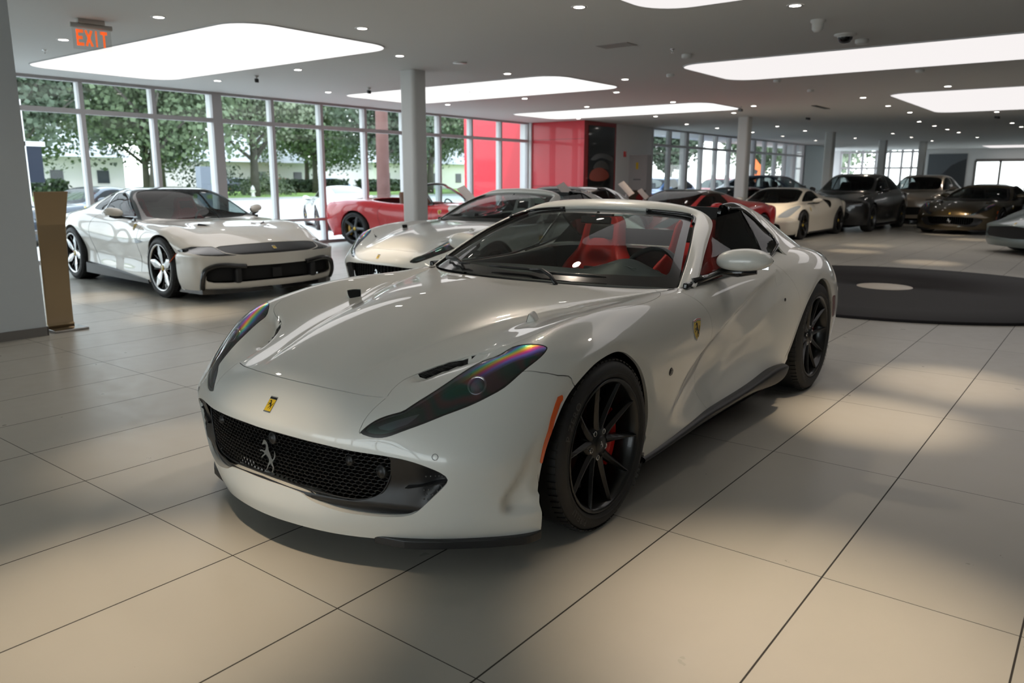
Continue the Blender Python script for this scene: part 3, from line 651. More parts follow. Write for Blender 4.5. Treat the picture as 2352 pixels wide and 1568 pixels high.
def build_gt(name, label, cat, loc, yaw, P='white', seats='leather', open_top=True, wheels=('split', 'rimb', 'red'), det=2, group=None, roof=False):
    root = thing(name, label, cat, loc, yaw, group)
    pm = M_[P]; k = 9 if det > 1 else 4
    G = sculpt(spl(GT, k, k)) if det > 1 else spl(GT, k, k)
    nv = G.shape[1]; mid = G[len(G) // 2, nv // 3]
    S = Surf(G)
    H = PM.grid(G)
    if H.N[(len(G) // 2) * nv, 2] < 0: H = PM.grid(G, flip=True)
    _, H = H.cut(sdf(CABIN)) if False else (None, H)
    cab = sdf(np.vstack([CABIN, [(-2.17, -.3), (-.605, -.3)]]))
    _, H = H.cut(lambda V: np.maximum(cab(V), .5 - V[:, 2]))
    for A in (ARCH_F, ARCH_R):
        a = sdf(A, (0, 2)); _, H = H.cut(lambda V, a=a: np.maximum(a(V), .5 - V[:, 1]))
    _, H = H.cut(lambda V: np.maximum(V[:, 2] - np.interp(-V[:, 0], [.34, .65, .97, 1.6, 2.1], [.190, .212, .238, .248, .255]), V[:, 0] + .3 - 2.2 * (V[:, 0] < -2.3)))
    f = sdf(FRONT, (1, 2)); op, H = H.cut(lambda V: np.maximum(f(V), .45 - V[:, 0]))
    f = sdf(LAMP); lamp, H = H.cut(lambda V: np.maximum(f(V), .42 - V[:, 2]))
    gap = .0016
    f = sdf(HOOD); fv = sdf(VENT); vent, H = H.cut(lambda V: np.maximum(fv(V), .45 - V[:, 2])); hood, H = H.cut(lambda V: np.maximum(f(V), .45 - V[:, 2])); vent2 = PM(np.zeros((0, 3)), np.zeros((0, 3)), [])
    def shrink(p, fn, e=gap): return p.cut(lambda V: fn(V) + e)[0]
    hood = shrink(hood, lambda V: np.maximum(f(V), .45 - V[:, 2]))
    fd = sdf(DOOR, (0, 2)); door, H = H.cut(lambda V: np.maximum(fd(V), .55 - V[:, 1])); door = shrink(door, fd)
    fb0 = sdf(BUMPER); fb = lambda V: np.minimum(fb0(V), np.maximum(V[:, 2] - .50, .20 - V[:, 0])); bump, H = H.cut(fb); bump = shrink(bump, fb)
    ff = H.cut(lambda V: V[:, 0] * -1 - 1.15 + 0 * V[:, 1])          # split front wing / rear body under the door line
    wing, rear = ff
    hood.mirrored().flange(.012).build('bonnet', pm, root)
    bump.mirrored().flange(.014).build('front_bumper', pm, root)
    rear.mirrored().flange(.02).build('rear_body', pm, root)
    for sgn in (1, -1):
        q = (lambda p: p) if sgn > 0 else (lambda p: p.flip_y())
        q(wing).flange(.016).build('front_wing', pm, root)
        q(door).flange(.014).build('door', pm, root)
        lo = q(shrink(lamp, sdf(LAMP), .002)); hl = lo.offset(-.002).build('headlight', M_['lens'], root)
        q(lamp).offset(-.035).build('lamp_housing', M_['satin'], hl)
        lamp.flange(.034) and q(PM(lamp.V, lamp.N, lamp.F).offset(-.001)).flange(.036).clean()
        rimpm = q(lamp.cut(lambda V: sdf(LAMP)(V) + .005)[1]).offset(-.001); rimpm.build('lamp_seal', M_['black'], hl)
        q(vent.offset(-.004)).build('bonnet_vent', M_['matte'], root)
        if vent2.F: q(vent2.offset(-.004)).build('vent_floor', M_['matte'], root)
        # projector, light strip and fins inside the lamp
        p, n = S.top(.535, .738); p = p - n * .026; M = frame((p.x, p.y * sgn, p.z), (.75, .25 * sgn, .5), (0, 0, 1))
        b = MB(); b.lathe([(.034, .0), (.036, .014), (.031, .018), (.029, .012)], 24, M); b.build('projector_ring', M_['chrome'], hl)
        b = MB(); b.lathe([(0, .022), (.012, .020), (.022, .013), (.029, .002)], 24, M); b.build('projector_lens', M_['led'], hl)
        drl = lamp.cut(sdf([(.806, .489), (.740, .573), (.700, .622), (.745, .600), (.786, .546)]))[0]
        if drl.F: q(drl.offset(-.016)).build('light_strip', M_['led'], hl)
        for xx in (.30, .335, .37):
            p0, n0 = S.top(xx, .665); p1, n1 = S.top(xx - .02, .80); b = MB(); b.tube([(p0.x, p0.y * sgn, p0.z - .018), ((p0.x + p1.x) / 2, (p0.y + p1.y) / 2 * sgn, (p0.z + p1.z) / 2 - .010), (p1.x, p1.y * sgn, p1.z - .016)], .004, 6); b.build('lamp_fin', M_['satin'], hl)
    if det > 1:
        for sgn in (1, -1):
            b = MB()
            for i in range(26):      # slats across the bonnet vent
                t = i / 25; x = .538 - .120 * t; y0 = np.interp(x, [.365, .405, .466, .534, .548], [.63, .550, .500, .463, .455]); y1 = y0 + .028
                a, n = S.top(x, y0); c, n2 = S.top(x - .01, y1); 
                b.tube([(a.x, a.y * sgn, a.z - .001), (c.x, c.y * sgn, c.z - .001)], .0016, 4)
            b.build('vent_slats', M_['satin'], root)
    # ---------------- front opening: white lip return, satin bezel, dark mesh
    fo = np.array(FRONT); fo = fo[(fo[:, 0] > -.29)]; rim_pts = []
    for y, z in fo:
        hh = S.b.ray_cast(Vector((3, abs(y) + 1e-4, z)), Vector((-1, 0, 0)))
        rim_pts.append((hh[0].x if hh[0] else .7, y, z))
    R_ = [p for p in rim_pts if p[1] >= 0]; R_ = np.array(R_); full = np.vstack([R_, (R_ * [1, -1, 1])[::-1]])
    b = MB(); n = len(full); o = []
    for p in full: o += [tuple(p), (p[0] - .045, p[1] * .985, p[2] + (.002 if p[2] > .3 else .004))]
    b.add(o, [(2 * i, 2 * ((i + 1) % n), 2 * ((i + 1) % n) + 1, 2 * i + 1) for i in range(n)], False); b.build('bumper_lip_return', pm, root)
    GR = smoothpoly([(-.3, .464), (0, .464), (.3, .458), (.50, .450), (.562, .444), (.562, .415), (.548, .36), (.52, .305), (.475, .275), (.40, .262), (.2, .270), (0, .280), (-.3, .280)], True, 6, corner=(0, 12))
    fg = sdf(GR, (1, 2)); fF = sdf(FRONT, (1, 2)); gr, bez = op.cut(fg)
    def push(p, fn):
        d = fn(p.V); return PM(p.V - np.stack([d, 0 * d, 0 * d], 1), p.N, p.F)
    def bd(V):
        d = np.clip(-fF(V), 0, 1); return .004 + .030 * np.clip(d / .10, 0, 1) + .028 * np.clip((V[:, 1] - .66) / .04, 0, 1) * np.clip(d / .02, 0, 1) + .022 * np.clip((.255 - V[:, 2]) / .02, 0, 1)
    bz = push(bez, bd); Gn = bz.mirrored()
    me = bpy.data.meshes.new('grille_surround'); me.from_pydata([tuple(v) for v in Gn.V], [], Gn.F); me.polygons.foreach_set('use_smooth', [True] * len(me.polygons)); link('grille_surround', me, M_['satin'], root)
    back = push(gr, lambda V: .085 + 0 * V[:, 0]).mirrored(); back.build('grille_backing', M_['void'], root)
    gx = sdf(GR, (0, 1)); b = MB(); hw_, hh_ = .0245, .0150
    for r in range(-1, 15):
        for c in range(-25, 26):
            y0 = c * hw_ + (hw_ / 2 if r % 2 else 0); z0 = .258 + r * hh_ * .9
            P3 = [(y0, z0 + hh_ * .55), (y0 + hw_ / 2, z0 + hh_ * .30), (y0 + hw_ / 2, z0 - hh_ * .30), (y0, z0 - hh_ * .55)]
            if det < 2 and (c % 2 or r % 2): continue
            for (a, c2) in ((0, 1), (1, 2), (2, 3)):
                A, B = P3[a], P3[c2]
                if gx(np.array([[abs(A[0]), A[1]]]))[0] > -.001 or gx(np.array([[abs(B[0]), B[1]]]))[0] > -.001: continue
                pts = []
                for q in (A, B):
                    h_ = S.b.ray_cast(Vector((3, abs(q[0]) + 1e-4, q[1])), Vector((-1, 0, 0)))[0]; pts.append(Vector((h_.x - .036, q[0], q[1])))
                d = pts[1] - pts[0]; cc = (pts[0] + pts[1]) / 2; w_ = Vector((1, 0, 0)).cross(d).normalized()
                b.obox(cc, d * .5, w_ * .0008, Vector((.004, 0, 0)))
    b.build('grille_mesh', mat('grille_black', (.018, .018, .019), rough=.35), root)
    b = MB(); gb = [(S.b.ray_cast(Vector((3, abs(y) + 1e-4, z)), Vector((-1, 0, 0)))[0].x - .030, y, z) for y, z in GR if y >= 0]; gb = gb + [(x, -y, z) for x, y, z in gb[::-1]]
    b.tube(gb, .0035, 6, closed=True); b.build('grille_edge', M_['satin'], root)
    # cross blade behind the mesh, parking sensors, camera
    if det > 1:
        for y, z, r in ((0.02, .425, .024), (.395, .405, .019), (-.395, .405, .019), (.515, .380, .026)):
            h_ = S.b.ray_cast(Vector((3, abs(y), z)), Vector((-1, 0, 0)))[0]; b = MB()
            M = frame((h_.x - .036, y, z), (1, 0, .1), (0, 0, 1)); b.lathe([(0, .012), (r * .55, .012), (r * .6, .008), (r * .85, .008), (r, .004), (r, -.03)], 20, M); b.build('parking_sensor', M_['satin'], root)
        h_, n_ = S.front(.72, .462)
        for sgn in (1, -1):
            b = MB(); M = frame((h_.x, h_.y * sgn, h_.z), (n_.x, n_.y * sgn, n_.z), (0, 0, 1)); b.lathe([(.0098, .0006), (.0098, .0014), (.0112, .0014), (.0112, .0006)], 24, M); b.build('parking_sensor_ring', M_['satin'], root)
        for sgn in (1, -1):      # strake and perforated panels in the corner intake
            b = MB(); vs = []
            for t in np.linspace(0, 1, 7):
                y = .61 + .135 * t; z = .335 + .034 * t; h_ = S.front(y, z)[0]; e = float(bd(np.array([[h_.x, y, z]]))[0]) * .5 - .004
                vs += [(h_.x - e, y * sgn, z), (h_.x - e - .07, y * sgn, z + .022), (h_.x - e - .07, y * sgn, z - .03)]
            fs = []
            for i in range(6):
                for q in range(3): fs.append((i * 3 + q, i * 3 + (q + 1) % 3, (i + 1) * 3 + (q + 1) % 3, (i + 1) * 3 + q))
            b.add(vs, fs, False); b.build('intake_strake', M_['satin'], root)
            b = MB()
            for i in range(9):
                for j in range(8):
                    y = .668 + i * .011 + (j % 2) * .0055; z = .265 + j * .0165
                    if fF(np.array([[0, y, z]]))[0] > -.006 or abs(z - .36) < .012: continue
                    h_ = S.front(y, z)[0]; b.obox((h_.x + .0005 - float(bd(np.array([[h_.x, y, z]]))[0]), y * sgn, z), (.002, 0, 0), (0, .0022, 0), (0, 0, .0022))
            b.build('intake_perforation', mat('perforation_grey', (.10, .10, .10), rough=.4), root)
    # splitter fins
    low = G[0]; 
    for sgn in (1, -1):
        pts = [p for p in low if .46 < p[1] < 10 and p[0] > .425]
        rows = []
        nP = len(pts)
        for i, p in enumerate(pts):
            t = i / (nP - 1); a = pts[max(i - 1, 0)]; c = pts[min(i + 1, nP - 1)]; tg = c - a; tg /= np.linalg.norm(tg); nn = np.array([-tg[1], tg[0], 0]); nn = nn if nn[0] > 0 or nn[1] > .5 else -nn
            e = .002 + .030 * min(1, t * 6) * min(1, (1 - t) * 6 + .25) ; z1 = .127 + .022 * t ** 2; q = p + nn * e
            rows.append([(p[0] - nn[0] * .08, (p[1] - nn[1] * .08) * sgn, z1), (q[0], q[1] * sgn, z1 + .002), (q[0], q[1] * sgn, z1 - .030), (p[0] - nn[0] * .08, (p[1] - nn[1] * .08) * sgn, z1 - .034)])
        vs = [v for r in rows for v in r]; fs = []
        for i in range(nP - 1):
            for q in range(4): fs.append((i * 4 + q, i * 4 + (q + 1) % 4, (i + 1) * 4 + (q + 1) % 4, (i + 1) * 4 + q))
        fs += [(0, 1, 2, 3), tuple((nP - 1) * 4 + k_ for k_ in (3, 2, 1, 0))]
        b = MB(); b.add(vs, fs); b.build('splitter_fin', M_['satin'], root, bevel=.004)
        # sill blade with rear kick-up
        rows = []
        for x, yo, yi, zt, zb in ((-.345, .958, .88, .203, .168), (-.50, .964, .88, .212, .178), (-.8, .968, .88, .233, .196), (-1.0, .970, .88, .247, .206), (-1.3, .972, .88, .252, .212), (-1.6, .975, .88, .260, .214), (-1.8, .985, .88, .275, .205), (-1.95, .995, .90, .290, .205), (-2.08, .998, .92, .290, .220), (-2.16, .985, .93, .280, .25)):
            rows.append([(x, yi * sgn, zt - .01), (x, (yo - .03) * sgn, zt), (x, yo * sgn, zt - .012), (x, yo * sgn, zb + .008), (x, (yo - .02) * sgn, zb), (x, yi * sgn, zb)])
        G2 = spl(rows, 4, 3, 3, 1., mirror=False); PM.grid(G2, flip=sgn > 0, mirror=False).build('side_skirt', M_['satin'], root)
    # floor pan, arch liners
    b = MB(); b.box(-3.45, .60, -.55, .55, .13, .19); b.box(-2.15, -.45, -.90, .90, .145, .20); b.box(-3.3, -.3, -.56, .56, .19, .50); b.box(.35, .68, -.42, .42, .15, .42); b.box(-3.45, -2.9, -.75, .75, .15, .5); b.build('underbody', M_['void'], root)
    for cx, cz, R0 in ((0.02, .35, .425), (-2.66, .36, .455)):
        for sgn in (1, -1):
            b = MB(); prof = [(R0 * math.cos(a), R0 * math.sin(a)) for a in np.linspace(-.42, PI + .42, 28)]
            vs = []
            for q in prof: t_ = max(0, q[1] / R0); vs += [(cx + q[0] * (1 if q[0] > 0 else .90), (.945 - .055 * t_) * sgn, cz + q[1] * .92), (cx + q[0] * (1 if q[0] > 0 else .90), .56 * sgn, cz + q[1] * .92)]
            b.add(vs, [(2 * i, 2 * i + 1, 2 * i + 3, 2 * i + 2) for i in range(len(prof) - 1)] + [tuple(range(1, len(vs), 2))], False); b.build('arch_liner', M_['void'], root)
    # wheels
    st, ri, ca_ = wheels
    for sgn in (1, -1):
        wheel(root, (0, .831 * sgn, .3495), .3495, .266, .275, st, ri, ca_, sgn, 0, det if sgn > 0 else min(det, 1), math.radians(23))
        wheel(root, (-2.72, .820 * sgn, .364), .364, .266, .315, st, ri, ca_, sgn, 0, det if sgn > 0 else min(det, 1), math.radians(50))
    # badges, markers
    h_, n_ = S.front(0.001, .55); nose_badge(root, h_, n_, (0, 0, 1), .06)
    h_ = S.b.ray_cast(Vector((3, .001, .352)), Vector((-1, 0, 0)))[0]; horse_mesh('horse_emblem', .125, .008, frame((h_.x - .032, 0, .352), (1, 0, .05), (0, 0, 1)), M_['chrome'], root)
    for sgn in (1, -1):
        h_, n_ = S.side(-.846, .694); shield_badge(root, (h_.x, h_.y * sgn, h_.z), (n_.x, n_.y * sgn, n_.z), (0, 0, 1), .105)
        h_, n_ = S.side(-.567, .541); b = MB(); M = frame((h_.x, h_.y * sgn, h_.z), (n_.x, n_.y * sgn, n_.z), (0, 0, 1)); b.lathe([(0, .004), (.010, .004), (.013, .002), (.016, .004), (.019, .001)], 20, M); b.build('wing_camera', M_['black'], root)
        mk = PM.grid(G, flip=False) if False else None
        a = sdf([(.302, .612), (.318, .606), (.362, .548), (.404, .465), (.425, .400), (.440, .400), (.425, .47), (.385, .555), (.335, .625), (.31, .628)], (0, 2))
        pmk = (bump.cut(lambda V: np.maximum(a(V), .6 - V[:, 1]))[0]); q = pmk if sgn > 0 else pmk.flip_y(); q.offset(.0025).flange(.004).build('side_marker', M_['orange'], root)
        a2 = sdf([(-3.055, .60), (-3.105, .60), (-3.15, .44), (-3.118, .44)], (0, 2)); pmk = (rear.cut(lambda V: np.maximum(a2(V), .6 - V[:, 1]))[0]); q = pmk if sgn > 0 else pmk.flip_y(); q.offset(.003).flange(.004).build('side_marker', M_['dred'], root)
        # recessed door pull and lock
        h_, n_ = S.side(-2.10, .80); b = MB(); M = frame((h_.x, h_.y * sgn, h_.z), (n_.x, n_.y * sgn, n_.z), (0, 0, 1))
        b.prism(smoothpoly([(-.035, -.055), (0.02, -.06), (.045, -.03), (.03, .03), (-.01, .07), (-.035, .03)], True, 4), -.006, .0025, smooth=False); b.v = [tuple(M @ Vector(v)) for v in b.v]; b.build('door_handle', pm, root, bevel=.003)
        h_, n_ = S.side(-2.13, .68); b = MB(); M = frame((h_.x, h_.y * sgn, h_.z), (n_.x, n_.y * sgn, n_.z), (0, 0, 1)); b.lathe([(0, .002), (.009, .002), (.011, 0)], 14, M); b.build('door_lock', M_['black'], root)
        # air outlet hood on the bonnet flank
        c, n_ = S.top(-.045, .545); nf = np.array([.30, -.88, .30]); nf /= np.linalg.norm(nf); u_ = np.cross([0, 0, 1], nf); u_ /= np.linalg.norm(u_); w3 = np.cross(nf, u_)
        C0 = np.array([c.x, c.y, c.z + .006]); shp = smoothpoly([(-.032, .028), (0, .031), (.032, .028), (.029, 0), (.010, -.040), (-.010, -.040), (-.029, 0)], True, 3, corner=(0, 2))
        rows = []
        for t, k_, dz in ((0, 1.14, 0), (.15, 1.12, 0.000), (.45, 1.0, -.004), (.75, .8, -.012), (1, .5, -.03)):
            rows.append([tuple((C0 + u_ * x_ * k_ + w3 * y_ * k_ - nf * .04 * t + [0, 0, dz]) * [1, sgn, 1]) for x_, y_ in np.vstack([shp, shp[:1]])])
        G3 = np.array(rows); PM.grid(G3, flip=sgn > 0, mirror=False).build('bonnet_outlet_cowl', pm, root)
        b = MB(); Mx = frame(tuple(C0 * [1, sgn, 1] + nf * [.003, .003 * sgn, .003]), (nf[0], nf[1] * sgn, nf[2]), (0, 0, 1))
        b.prism([tuple(p) for p in shp], -.006, .0); b.v = [tuple(Mx @ Vector(v)) for v in b.v]; b.build('bonnet_outlet', M_['matte'], root)
    # ---------------- windscreen, frame, cabin
    base = [(-.655, 0, .888), (-.668, .25, .887), (-.735, .50, .881), (-.845, .70, .874), (-.928, .803, .868)]
    top_ = [(-1.560, 0, 1.212), (-1.563, .2, 1.209), (-1.578, .38, 1.199), (-1.592, .48, 1.190), (-1.600, .555, 1.180)]
    rows = []
    for t in (0, .2, .4, .6, .8, 1.):
        rows.append([tuple(np.array(a) * (1 - t) + np.array(c) * t + np.array([.012, 0, .030]) * math.sin(PI * t) * (1 if i < 4 else .55)) for i, (a, c) in enumerate(zip(base, top_))])
    WG = spl(rows, 10, 8, 3, 1.)
    WP = PM.grid(WG, flip=True)
    if WP.N[0, 2] < 0: WP = PM.grid(WG)
    nu, nv = WG.shape[:2]; ii = np.arange(nu * nv).reshape(nu, nv); U, Vv = np.meshgrid(np.arange(nu) / (nu - 1), np.arange(nv) / (nv - 1), indexing='ij')
    tmp = PM(np.stack([U.ravel(), Vv.ravel(), 0 * U.ravel()], 1), np.zeros((nu * nv, 3)) + [0, 0, 1], WP.F)
    inner = sdf(smoothpoly([(.10, -.5), (.10, .5), (.11, .80), (.17, .875), (.5, .885), (.86, .87), (.91, .80), (.925, .4), (.90, 0), (.90, -.5)], True, 5), (0, 1))
    gA, gB = tmp.cut(inner)
    def lift(p):      # map cut parameter patch back on the glass
        u = p.V[:, 0] * (nu - 1); v = p.V[:, 1] * (nv - 1); i = np.clip(u.astype(int), 0, nu - 2); j = np.clip(v.astype(int), 0, nv - 2); a, c = (u - i)[:, None], (v - j)[:, None]
        f_ = lambda X: X[i, j] * (1 - a) * (1 - c) + X[i + 1, j] * a * (1 - c) + X[i, j + 1] * (1 - a) * c + X[i + 1, j + 1] * a * c
        N2 = f_(WP.N.reshape(nu, nv, 3)); return PM(f_(WG), N2 / np.linalg.norm(N2, axis=1, keepdims=True), p.F)
    ws = lift(gA).mirrored().build('windscreen', M_['glass'], root)
    lift(gB).mirrored().build('windscreen_border', mat('frit_black', (.012, .012, .013), rough=.18, coat=.5), ws)
    g_ = [(-.920, .800, .862), (-.928, .803, .868), (-1.11, .757, .972), (-1.29, .698, 1.068), (-1.46, .632, 1.140), (-1.575, .585, 1.172), (-1.600, .52, 1.187), (-1.585, .40, 1.198), (-1.566, .2, 1.209), (-1.560, 0, 1.212)]
    o_ = [(-1.00, .838, .860), (-1.03, .843, .872), (-1.185, .798, .968), (-1.36, .745, 1.052), (-1.525, .695, 1.122), (-1.625, .648, 1.160), (-1.668, .57, 1.198), (-1.672, .42, 1.232), (-1.670, .2, 1.250), (-1.668, 0, 1.255)]
    rows = []
    for i, (a, c) in enumerate(zip(g_, o_)):
        a = np.array(a); c = np.array(c); t = min(1, max(0, (i - 4) / 3)); up = np.array([.0, .006, .012]) * (1 - t) + np.array([.012, 0, .020]) * t; out = np.array([-.004, .012, .006]) * (1 - t) + np.array([-.005, 0, .012]) * t
        inn = (a + c) / 2 + np.array([-.02, -.035, -.02]) * (1 - t) + np.array([-.01, 0, -.035]) * t
        rows.append([a + (0, 0, -.004), a + up * .8, (a * .7 + c * .3) + up * 1.5, (a * .35 + c * .65) + up * 1.4 + out * .3, c + out * .8 + up * .3, c, inn])
    G3 = spl(rows, 5, 5, 3, 1., mirror=False); G3[:, :, 1] = np.maximum(G3[:, :, 1], 0); G3[-1, :, 1] = 0
    fr = PM.grid(G3, flip=False, mirror=False); mid_ = fr.N.reshape(G3.shape)[len(G3) // 2, 10]
    if mid_[2] < 0: fr = PM.grid(G3, flip=True, mirror=False)
    fr.mirrored(weld=False).build('windscreen_frame', pm, root)
    for sgn in (1, -1):
        b = MB(); b.tube([(x + .0, y * sgn, z + .004) for x, y, z in smoothpoly(g_[1:6], False, 5)], .006, 6); b.build('pillar_seal', M_['matte'], root)
        if det > 1: b = MB(); b.tube([(x + .012, y * sgn, z + .010) for x, y, z in smoothpoly(g_[4:9], False, 5)[:19]], .009, 6); b.build('header_seal', M_['black'], root)
    # wiper tray and wipers
    b = MB(); bs = smoothpoly(base, False, 6); cw = smoothpoly([(-.598, 0, .868), (-.61, .2, .868), (-.672, .42, .864), (-.79, .64, .858), (-.90, .775, .856)], False, 6)
    vs = [];
    for sgn in (1,):
        A_ = [tuple(p) for p in bs]; B_ = [tuple(p) for p in cw]
    full_a = [(x, -y, z) for x, y, z in A_[::-1]] + A_[1:]; full_b = [(x, -y, z) for x, y, z in B_[::-1]] + B_[1:]
    for p, q in zip(full_a, full_b): vs += [(p[0] - .03, p[1], p[2] - .012), q]
    b.add(vs, [(2 * i, 2 * i + 1, 2 * i + 3, 2 * i + 2) for i in range(len(full_a) - 1)], True); b.build('wiper_tray', mat('tray_grey', (.03, .03, .032), rough=.5), root)
    if det > 1:
        def onws(t, y):
            i = t * (nu - 1); v = np.interp(abs(y), WG[int(i), :, 1], np.arange(nv)); p = WG[int(i), int(v)]; return Vector((p[0], y, p[2]))
        for ya, yb, ta, tb, piv in ((-.20, .50, .05, .025, .10), (-.74, -.36, .10, .045, -.42)):
            b = MB(); pts = [onws(ta * (1 - s_) + tb * s_ + .02, ya * (1 - s_) + yb * s_) + Vector((.012, 0, .018)) for s_ in np.linspace(0, 1, 9)]
            b.tube(pts, [.004] + [.008] * 7 + [.004], 6); wb = b.build('wiper_blade', M_['satin'], root)
            b = MB(); pm_ = pts[4]; b.tube([pm_ + Vector((0, -.06, .008)), pm_ + Vector((.01, 0.02, .014)), pm_ + Vector((.05, .10, -.006)), Vector((pm_.x + .075, pm_.y + .15, .878))], [.008, .011, .009, .012], 6); b.build('wiper_arm', M_['satin'], wb)
    # dashboard, door linings, tub
    rows = []
    for x, z0, hump in ((-.72, .872, 0), (-.85, .880, .004), (-.98, .888, .03), (-1.10, .893, .068), (-1.22, .886, .078), (-1.30, .855, .05), (-1.34, .78, 0), (-1.33, .62, 0)):
        r = []
        for y in (-.80, -.6, -.35, -.12, .08, .20, .30, .38, .46, .56, .68, .80):
            w_ = math.exp(-((y - .38) / .15) ** 2) * hump; lim = .80 if x < -.9 else .70
            r.append((x, y * lim / .8, z0 + w_ - .02 * abs(y / .8) ** 3))
        rows.append(r)
    G3 = spl(rows, 4, 4, 2, 1., mirror=False); fr = PM.grid(G3, mirror=False); fr = fr if fr.N[len(fr.N) // 3, 2] > 0 else PM.grid(G3, flip=True, mirror=False); ds = fr.build('dashboard', M_['bleather'], root)
    if det > 1:
        for pts in ([(-1.03, .085, .897), (-1.12, .10, .900), (-1.18, .06, .895)], [(-.97, .19, .893), (-1.03, .22, .910), (-1.07, .35, .945), (-1.06, .5, .925)]):
            b = MB(); b.tube(smoothpoly([(x, y, z + .004) for x, y, z in pts], False, 6), .0016, 4); b.build('dash_stitching', mat('grey_stitch', (.25, .25, .25)), ds)
    b = MB(); b.box(-2.15, -.9, -.78, .78, .20, .26); b.box(-1.35, -.75, -.80, .80, .26, .70); b.box(-2.0, -1.25, -.11, .11, .26, .56); b.build('cabin_floor', M_['bleather'], root)
    for sgn in (1, -1):
        rows = []
        for z, yo in ((.27, .80), (.45, .79), (.60, .765), (.72, .775), (.82, .785), (.865, .80), (.868, .825)): rows.append([(x, (yo + dy) * sgn, z + dz) for x, dy, dz in ((-.86, -.02, 0), (-1.2, 0, 0), (-1.6, 0, 0.004), (-1.9, -.01, .02), (-2.16, -.04, .03))])
        G3 = spl(rows, 2, 4, 2, 1., mirror=False); PM.grid(G3, flip=sgn > 0, mirror=False).build('door_lining', M_['bleather'], root)
    b = MB(); bw = [(y, z) for y, z in ((-.80, .26), (.80, .26), (.80, .93), (.66, 1.06), (.585, 1.20), (.50, 1.215), (0, 1.225), (-.50, 1.215), (-.585, 1.20), (-.66, 1.06), (-.80, .93))]
    # bulkhead with a window cut through it
    win = rounded(.62, .115, .045, 4, 0, 1.118); nO = len(bw); rr_ = []
    for i, (y, z) in enumerate(win): rr_.append((y, z))
    bm = bmesh.new(); vo = [bm.verts.new((-2.19, y, z)) for y, z in bw]; vi = [bm.verts.new((-2.19, y, z)) for y, z in rr_]
    eo = [bm.edges.new((vo[i], vo[(i + 1) % nO])) for i in range(nO)]; ei = [bm.edges.new((vi[i], vi[(i + 1) % len(vi)])) for i in range(len(vi))]
    bmesh.ops.triangle_fill(bm, use_beauty=True, edges=eo + ei); r = bmesh.ops.extrude_face_region(bm, geom=list(bm.faces)); bmesh.ops.translate(bm, verts=[e for e in r['geom'] if isinstance(e, bmesh.types.BMVert)], vec=(-.03, 0, 0)); bmesh.ops.recalc_face_normals(bm, faces=bm.faces)
    me = bpy.data.meshes.new('bulkhead'); bm.to_mesh(me); bm.free(); bo = link('bulkhead', me, M_['bleather'], root)
    b = MB(); b.prism(win, -2.207, -2.203, axis=0); b.build('rear_screen', M_['glass'], bo)
    for sgn in (1, -1): seat(root, (-1.95, .34 * sgn, .30), M_[seats], detail=det > 1)
    steering(root, (-1.47, .37, .83))
    b = MB(); b.obox((-1.47, 0, 1.150), (.012, 0, .004), (0, .10, 0), (-.004, 0, .020)); b.tube([(-1.47, 0, 1.15), (-1.50, 0, 1.2)], .012, 6); b.build('rear_view_mirror', M_['black'], root, bevel=.004)
    # ---------------- buttresses, side glass
    BT = [[(-1.93, .565, 1.19), (-1.93, .572, 1.225), (-1.925, .59, 1.243), (-1.93, .612, 1.238), (-1.94, .622, 1.222), (-1.95, .628, 1.205)],
          [(-2.08, .50, 1.02), (-2.09, .535, 1.19), (-2.09, .575, 1.250), (-2.10, .605, 1.245), (-2.11, .62, 1.232), (-2.12, .628, 1.218)],
          [(-2.24, .48, .97), (-2.25, .51, 1.15), (-2.25, .565, 1.240), (-2.26, .615, 1.215), (-2.27, .645, 1.185), (-2.277, .66, 1.155)],
          [(-2.38, .47, .96), (-2.38, .50, 1.12), (-2.39, .56, 1.220), (-2.40, .63, 1.165), (-2.40, .675, 1.11), (-2.39, .70, 1.078)],
          [(-2.52, .46, .96), (-2.52, .49, 1.09), (-2.53, .555, 1.192), (-2.52, .645, 1.13), (-2.48, .715, 1.065), (-2.405, .755, 1.022)],
          [(-2.66, .46, .96), (-2.66, .49, 1.07), (-2.67, .555, 1.155), (-2.65, .655, 1.09), (-2.55, .75, 1.02), (-2.36, .80, .985)],
          [(-2.82, .46, .955), (-2.82, .49, 1.04), (-2.84, .56, 1.10), (-2.80, .665, 1.045), (-2.66, .775, .975), (-2.38, .855, .925)],
          [(-3.02, .46, .945), (-3.02, .49, 1.0), (-3.04, .565, 1.03), (-3.00, .675, .985), (-2.84, .79, .930), (-2.55, .90, .87)],
          [(-3.22, .46, .93), (-3.22, .50, .95), (-3.24, .57, .960), (-3.20, .68, .925), (-3.04, .80, .880), (-2.75, .93, .80)]]
    G3 = spl(BT, 6, 5, 3, 1., mirror=False)
    for sgn in (1, -1):
        bp = PM.grid(G3, mirror=False)
        if bp.N.reshape(G3.shape)[len(G3) // 2, 12, 2] < 0: bp = PM.grid(G3, flip=True, mirror=False)
        cap, body = bp.cut(lambda V: -(V[:, 0] + 2.17 - (V[:, 1] - .6) * .8))
        q = (lambda p: p) if sgn > 0 else (lambda p: p.flip_y())
        q(body).flange(.01).build('buttress', pm, root); q(cap).flange(.02).build('buttress_cap', M_['black'], root)
        fl_ = smoothpoly([(-1.95, .625, 1.222), (-2.15, .628, 1.210), (-2.277, .66, 1.155), (-2.39, .70, 1.078), (-2.405, .755, 1.022), (-2.352, .80, .985), (-2.10, .832, .925), (-1.9, .835, .900)], False, 6)
        b = MB(); b.tube([(x + .004, y * sgn, z) for x, y, z in fl_], .011, 6); b.build('window_frame', M_['black'], root)
